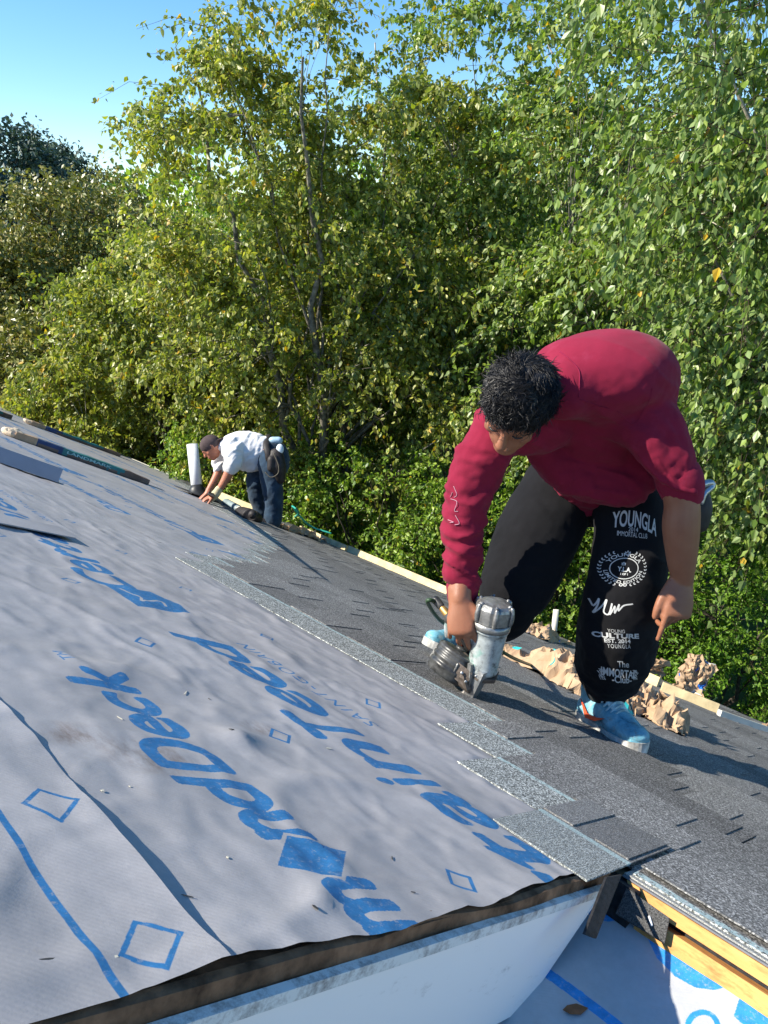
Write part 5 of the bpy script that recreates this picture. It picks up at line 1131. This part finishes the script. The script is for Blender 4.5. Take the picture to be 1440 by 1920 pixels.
def crumple(name, c, ax, ay, up, w_, h, thick, seed, mat, label, sharp=8., amp=.05, group=None, n=70, curl_=.0):
    """a sheet of paper bunched into a ridged heap; ax, ay span it, up is its heap direction"""
    rg = np.random.default_rng(seed); m_ = max(11, n//3)
    A, B = np.meshgrid(np.linspace(-1, 1, m_), np.linspace(-1, 1, m_), indexing='ij'); jt = 1.1/m_
    A = A+rg.normal(size=A.shape)*jt*.45; B = B+rg.normal(size=A.shape)*jt*.45
    e = np.clip(1-np.maximum(abs(A), abs(B))**2.2, 0, 1); out = 1+.25*fbm(np.arctan2(B, A)*1.3+seed, 0*A+seed, 0, 3)
    rdg = 1-np.abs(fbm(A*1.2+seed, B*3.2, seed*.7, 2))*2.2
    z = thick*e**.55*(.5+.45*fbm(A*1.3+seed, B*1.3, seed*.3, 2))+thick*.28*rdg*e**.4+rg.normal(size=A.shape)*amp*.45
    z = np.maximum(z, .003+rg.random(A.shape)*.012)
    X = A*out*w_/2+rg.normal(size=A.shape)*amp*.35; Y = B*out*h/2+rg.normal(size=A.shape)*amp*.35+curl_*z
    # finer facets
    sub = 3; k_ = (m_-1)*sub+1; ii = np.arange(k_)/sub; i0 = np.minimum(ii.astype(int), m_-2); fr_ = ii-i0
    def up2(q):
        r = q[i0]*(1-fr_)[:, None]+q[i0+1]*fr_[:, None]; return r[:, i0]*(1-fr_)[None]+r[:, i0+1]*fr_[None]
    X, Y, z, S1, T1 = up2(X), up2(Y), up2(z), up2(A), up2(B); z = z+amp*.16*(1-np.abs(fbm(X*22, Y*22, seed, 2))*2.5)
    v = np.asarray(c)+np.outer(X.ravel(), ax)+np.outer(Y.ravel(), ay)+np.outer(z.ravel(), up)
    q4 = grid(k_, k_); f = np.concatenate([q4[:, :3], q4[:, [0, 2, 3]]])
    o = single(name, (v, f), mat, label, 'paper', group, False, origin=np.asarray(c)); set_uv(o.data, np.c_[S1.ravel()*.5+.5, T1.ravel()*.5+.5]); return o
GP = 'torn kraft shingle wrappers'
Hx = CD(1, -.35, .2); 
def heap(x0, y0, x1, y1, hgt, depthw, seed, mat, label, **k):
    a, b = RO(x0, y0, .02), RO(x1, y1, .02); axx = nrm(b-a); c = (a+b)/2; ayy = np.cross(N, axx); return crumple('paper_wrapper', c, axx, ayy, N, np.linalg.norm(b-a)*1.0, depthw, hgt, seed, mat, label, group=GP, **k)
heap(1002, 1266, 1160, 1316, .22, .6, 3, M_KRAFT_T, 'crumpled kraft wrapper with teal print, left of the standing leg', amp=.034)
heap(1150, 1318, 1278, 1372, .20, .6, 8, M_KRAFT, 'plain crumpled kraft wrapper behind the standing shoe, trailing to the right', amp=.032)
crumple('paper_wrapper', P(1300, 1275, 7.0), CD(.85, -.5, 0), CD(-.5, -.85, .2), CD(.1, .3, .95), .34, .42, .08, 5, M_KRAFT_B, 'torn kraft wrapper with blue print standing up at the eave, right of the leg', amp=.03, group=GP, n=54)
crumple('paper_wrapper', P(1205, 1248, 6.3), CD(1, -.2, 0), CD(0, .9, .3), CD(0, .4, .9), .42, .16, .06, 6, M_KRAFT, 'scrap of kraft wrapper just right of the sweatpants hem', amp=.03, group=GP, n=44)
heap(988, 1190, 1030, 1196, .16, .35, 9, M_KRAFT_B, 'small kraft wrapper with blue and teal print beside the thin cream pipe', amp=.03, n=44)
heap(530, 992, 600, 1015, .10, .30, 12, M_KRAFT, 'brown kraft wrapper bunched along the eave right of the man in white', amp=.05, n=44)
crumple('paper_wrapper', P(1436, 1374, 6.2), CD(.5, -.85, 0), CD(.85, .5, .2), CD(.1, .3, .95), .14, .10, .05, 15, M_KRAFT, 'tiny kraft scrap at the eave, cut by the right edge', amp=.02, group=GP, n=30)
# toe boards along the eave
def toe(x0, y0, x1, y1, label, h=.075, th=.04, mat=None):
    a, b = RO(x0, y0, .02), RO(x1, y1, .02); ax = nrm(b-a); ay = np.cross(N, ax); L = np.linalg.norm(b-a)
    M = frame(a, ax, ay, N); n = max(3, int(L/.25)); xs = np.linspace(0, L, n); w_ = .006*fbm(xs*1.5+x0, xs*0, 0, 2)
    v = []; 
    for x, dw in zip(xs, w_): v += [[x, -th/2+dw, 0], [x, th/2+dw, 0], [x, th/2+dw, h], [x, -th/2+dw, h]]
    v = np.array(v)@M[:3, :3].T+M[:3, 3]; f = [[0, 1, 2, 3][::-1], [4*(n-1)+i for i in range(4)]]
    for i in range(n-1):
        for j in range(4): k = (j+1) % 4; f.append([4*i+j, 4*i+k, 4*i+4+k, 4*i+4+j])
    return single('toe_board', (v, f), mat or M_TOEBOARD, label, 'board', 'boards along the eave', origin=a)
toe(405, 935, 478, 965, 'yellow board on the eave passing behind the legs of the man in white', .11)
toe(560, 996, 648, 1034, 'first yellow eave board right of the man in white')
toe(652, 1036, 838, 1116, 'long pale yellow eave board ending behind the red sleeve', .085)
toe(1168, 1262, 1232, 1290, 'short yellow eave board end just right of the trouser leg', .09)
toe(1238, 1297, 1342, 1338, 'yellow eave board below the blue printed upright wrapper', .08)
toe(1346, 1343, 1436, 1374, 'narrow pale board continuing the eave at the right edge', .05, .04, M_PVC2)
# wrapped shingle bundles and a metal strip
M_WRAPNAVY = simple('navy_wrapper', (.012, .04, .13), .45, .45, .3, 9); M_WRAPTEAL = simple('teal_wrapper', (.01, .16, .17), .45, .45, .3, 9); M_WRAPBROWN = simple('brown_wrapper', (.16, .11, .085), .7, .3, .3, 9)
def bundle(v0, u0, v1, u1, wu, h, label, seed, text=None, group='wrapped shingle bundles'):
    d = nrm(np.array([v1-v0, u1-u0, 0])); L = math.hypot(v1-v0, u1-u0); e = np.array([-d[1], d[0], 0]); o = np.array([v0, u0, .012])
    M = ROOF@frame(o, d, e, np.array([0, 0, 1.])); t = thing('shingle_bundle', label, 'shingle bundle', M, group)
    def seg(name, a, b, mat, bulge=0, lab=None):
        n = 8; xs = np.linspace(a, b, n); v = []
        for x in xs:
            j = .006*fbm(x*9+seed, 0, 0, 2)+bulge*.5; sag = 1-.10*(x/L)**3
            v += [[x, -.0-j, 0], [x, wu+j, 0], [x, wu+j, h*sag+j], [x, -.0-j, h*sag+j]]
        f = [[3, 2, 1, 0], [4*(n-1)+i for i in range(4)]]
        for i in range(n-1):
            for q in range(4): k = (q+1) % 4; f.append([4*i+q, 4*i+k, 4*i+4+k, 4*i+4+q])
        return part(name, (np.array(v)@M[:3, :3].T+M[:3, 3], f), mat, t, False, lab)
    seg('wrapper', .0+.02, L*.16, M_KRAFT, .004, 'torn pale end of the wrapper')
    ev = ell(M[:3, 3]+M[:3, :3]@np.array([.02, wu/2, h*.5]), M[:3, 0]*.12, M[:3, 1]*wu*.5, M[:3, 2]*h*.62, 16, 12); ev = (ev[0]+.018*np.stack([fbm(ev[0][:, 0]*14+q, ev[0][:, 1]*14, ev[0][:, 2]*14) for q in (0, 5, 9)], 1), ev[1])
    part('torn_end', ev, simple('pale_kraft', (.62, .50, .36), .8, .2, .2, 20), t)
    seg('wrapper', L*.16, L*.34, M_WRAPNAVY, .001); w2 = seg('wrapper', L*.34, L*.80, M_WRAPTEAL, .0); seg('wrapper', L*.80, L, M_WRAPBROWN, -.002)
    seg('wrapper_base', L*.17, L*.995, M_WRAPBROWN, .004).scale = (1, 1, .45)
    if text:
        tt = text_tris(text, offset=.02); a, b = tt.reshape(-1, 2).min(0), tt.reshape(-1, 2).max(0); q = (tt-a)/(b-a)
        x = L*.37+q[..., 0]*L*.33; z = h*(.40+.45*q[..., 1]); pts = np.stack([x, np.full_like(x, -.009), z], -1).reshape(-1, 3)
        part('lettering', (pts@M[:3, :3].T+M[:3, 3], np.arange(len(pts)).reshape(-1, 3)), simple('pale_ink', (.30, .55, .55), .6, .3), w2)
    return t
def bpx(x0, y0, x1, y1, wu, h, label, seed, text=None):
    a, b = RC(RO(x0, y0)), RC(RO(x1, y1)); bundle(a[0], a[1], b[0], b[1], wu, h, label, seed, text)
bpx(22, 822, 278, 911, .20, .062, 'nearer shingle bundle with LANDMARK in pale letters on teal wrapping', 1, 'LANDMARK')
bpx(55, 797, 225, 858, .20, .06, 'further shingle bundle in navy wrapping with torn pale end near the eave', 4)
bpx(-70, 757, 21, 788, .20, .07, 'brown shingle bundle cut by the left edge of the view', 7)
pc = [RC(RO(x, y)) for x, y in ((0, 858), (92, 890))]
Mm = ROOF@frame(np.array([.9, pc[1][1]+.17, .012]), nrm(np.array([pc[1][0]-pc[0][0], pc[1][1]-pc[0][1], 0])), np.cross([0, 0, 1.], nrm(np.array([pc[1][0]-pc[0][0], pc[1][1]-pc[0][1], 0]))), np.array([0, 0, 1.]))
single('metal_strip', merge(box(0, 1.32, -.0, .012, 0, .085, Mm), box(0, 1.32, .012, .10, 0, .006, Mm)), M_GREYMETAL, 'flat blue grey metal strip on the underlayment at the left edge', 'metal strip')
# rubber flashing and rolled tube left by the stooping man
tb = thing('caulk_gun', 'grey caulking tube lying on shingles between the hands and boots of the stooping man', 'caulking tube', T4(RO(425, 945)))
part('tube', loft([RO(424, 942, .06), RO(446, 954, .05)], [.05, .05], sub=1, seg=14), simple('grey_tube', (.20, .25, .26), .5, .4), tb, True)
part('nozzle', loft([RO(448, 955, .05), RO(456, 960, .03)], [.04, .02], sub=1, seg=10), M_PVC2, tb, True)
rl = thing('work_bag', 'small dark bag of tools slumped beside the boots of the stooping man', 'bag', T4(RO(470, 968)))
part('bag', union([loft([RO(452, 958, .06), RO(468, 966, .07), RO(482, 974, .05)], [(.075, .05), (.085, .07), (.07, .06)], sub=3), ell(RO(474, 965, .10), CD(1, 0, 0)*.05, CD(0, 1, 0)*.05, CD(0, 0, 1)*.05, 12, 8)], .012, 2)[:2], M_LEATHER, rl, True)
single('rubber_flashing', hull8([RO(388, 928, .02), RO(402, 934, .02), RO(404, 930, .02), RO(390, 924, .02)], [RO(392, 925, .28)+0, RO(399, 927, .22), RO(401, 925, .22), RO(392, 922, .28)]), M_RUBBER, 'black triangular flashing standing behind the thick white pipe', 'flashing')
# scraps on the underlayment
rs = random.Random(5)
chip = simple('pale_wood_chip', (.62, .58, .46), .8, .2); nailm = simple('dark_scrap', (.05, .05, .05), .6, .3)
def scrap(x, y, L, w_, mat, label, cat, ang=None, h=.003):
    q = RC(RO(x, y)); a = rs.random()*6.28 if ang is None else ang; hh = float(wrinkle(q[0], q[1]))+.001 if x < 1000 else .006
    M = ROOF@frame(np.array([q[0], q[1], hh]), np.array([math.cos(a), math.sin(a), 0]), np.array([-math.sin(a), math.cos(a), 0]), np.array([0, 0, 1.]))
    L *= .6; w_ *= .5; h = .0006
    single('scrap', prism([(-L/2, -w_*.3), (-L*.1, -w_/2), (L/2, -w_*.1), (L*.4, w_/2), (-L*.3, w_*.4)], 0, h, M), mat, label, cat, 'scraps on the underlayment')
for x, y, L, w_, mt, lb in ((345, 1306, .045, .005, chip, 'thin pale wood splinter left of the blue lettering middle'), (389, 1318, .012, .005, nailm, 'dark crumb just right of the pale wood splinter'), (222, 1353, .02, .004, chip, 'pale splinter beside the DiamondDeck lettering'),
    (614, 1409, .02, .008, chip, 'white chip between the two rows of lettering'), (582, 1725, .015, .009, nailm, 'dark crumb near the lettering close to the roof edge'), (770, 1685, .013, .004, nailm, 'dark nail left of the lowest right diamond'),
    (187, 1496, .009, .008, chip, 'pale wood crumb beside the edge of the upper sheet'), (82, 1817, .024, .005, nailm, 'grey sliver left of the lowest blue diamond outline'), (206, 1816, .012, .008, chip, 'white nail head at the corner of the lowest diamond outline'),
    (422, 1620, .008, .006, chip, 'tiny white crumb left of the solid blue diamond'), (345, 1697, .022, .003, nailm, 'faint thin sliver at lower centre of the sheet'), (733, 1615, .02, .004, nailm, 'dark sliver in a crease right of the solid blue diamond'),
    (427, 1386, .02, .007, nailm, 'dark bent scrap above the letters of the lower row'), (240, 1484, .006, .005, chip, 'pale speck below the scuffed crease')):
    scrap(x, y, L, w_, mt, lb, 'scrap')
M_DRYLEAF = simple('dry_leaf', (.25, .11, .05), .8, .2, .3, 60)
q = RD(1076, 1897); Mq = ROOF@frame(np.array([q[0], q[1], q[2]+.004]), nrm(np.array([.8, -.6, .3])), nrm(np.array([.6, .8, .2])), nrm(np.cross([.8, -.6, .3], [.6, .8, .2])))
single('dry_leaf', prism([(-.02, 0), (-.01, -.008), (.006, -.010), (.022, 0), (.006, .009), (-.010, .007)], 0, .0012, Mq), M_DRYLEAF, 'curled brown leaf on the lower sheet beside the blue stripe', 'leaf')
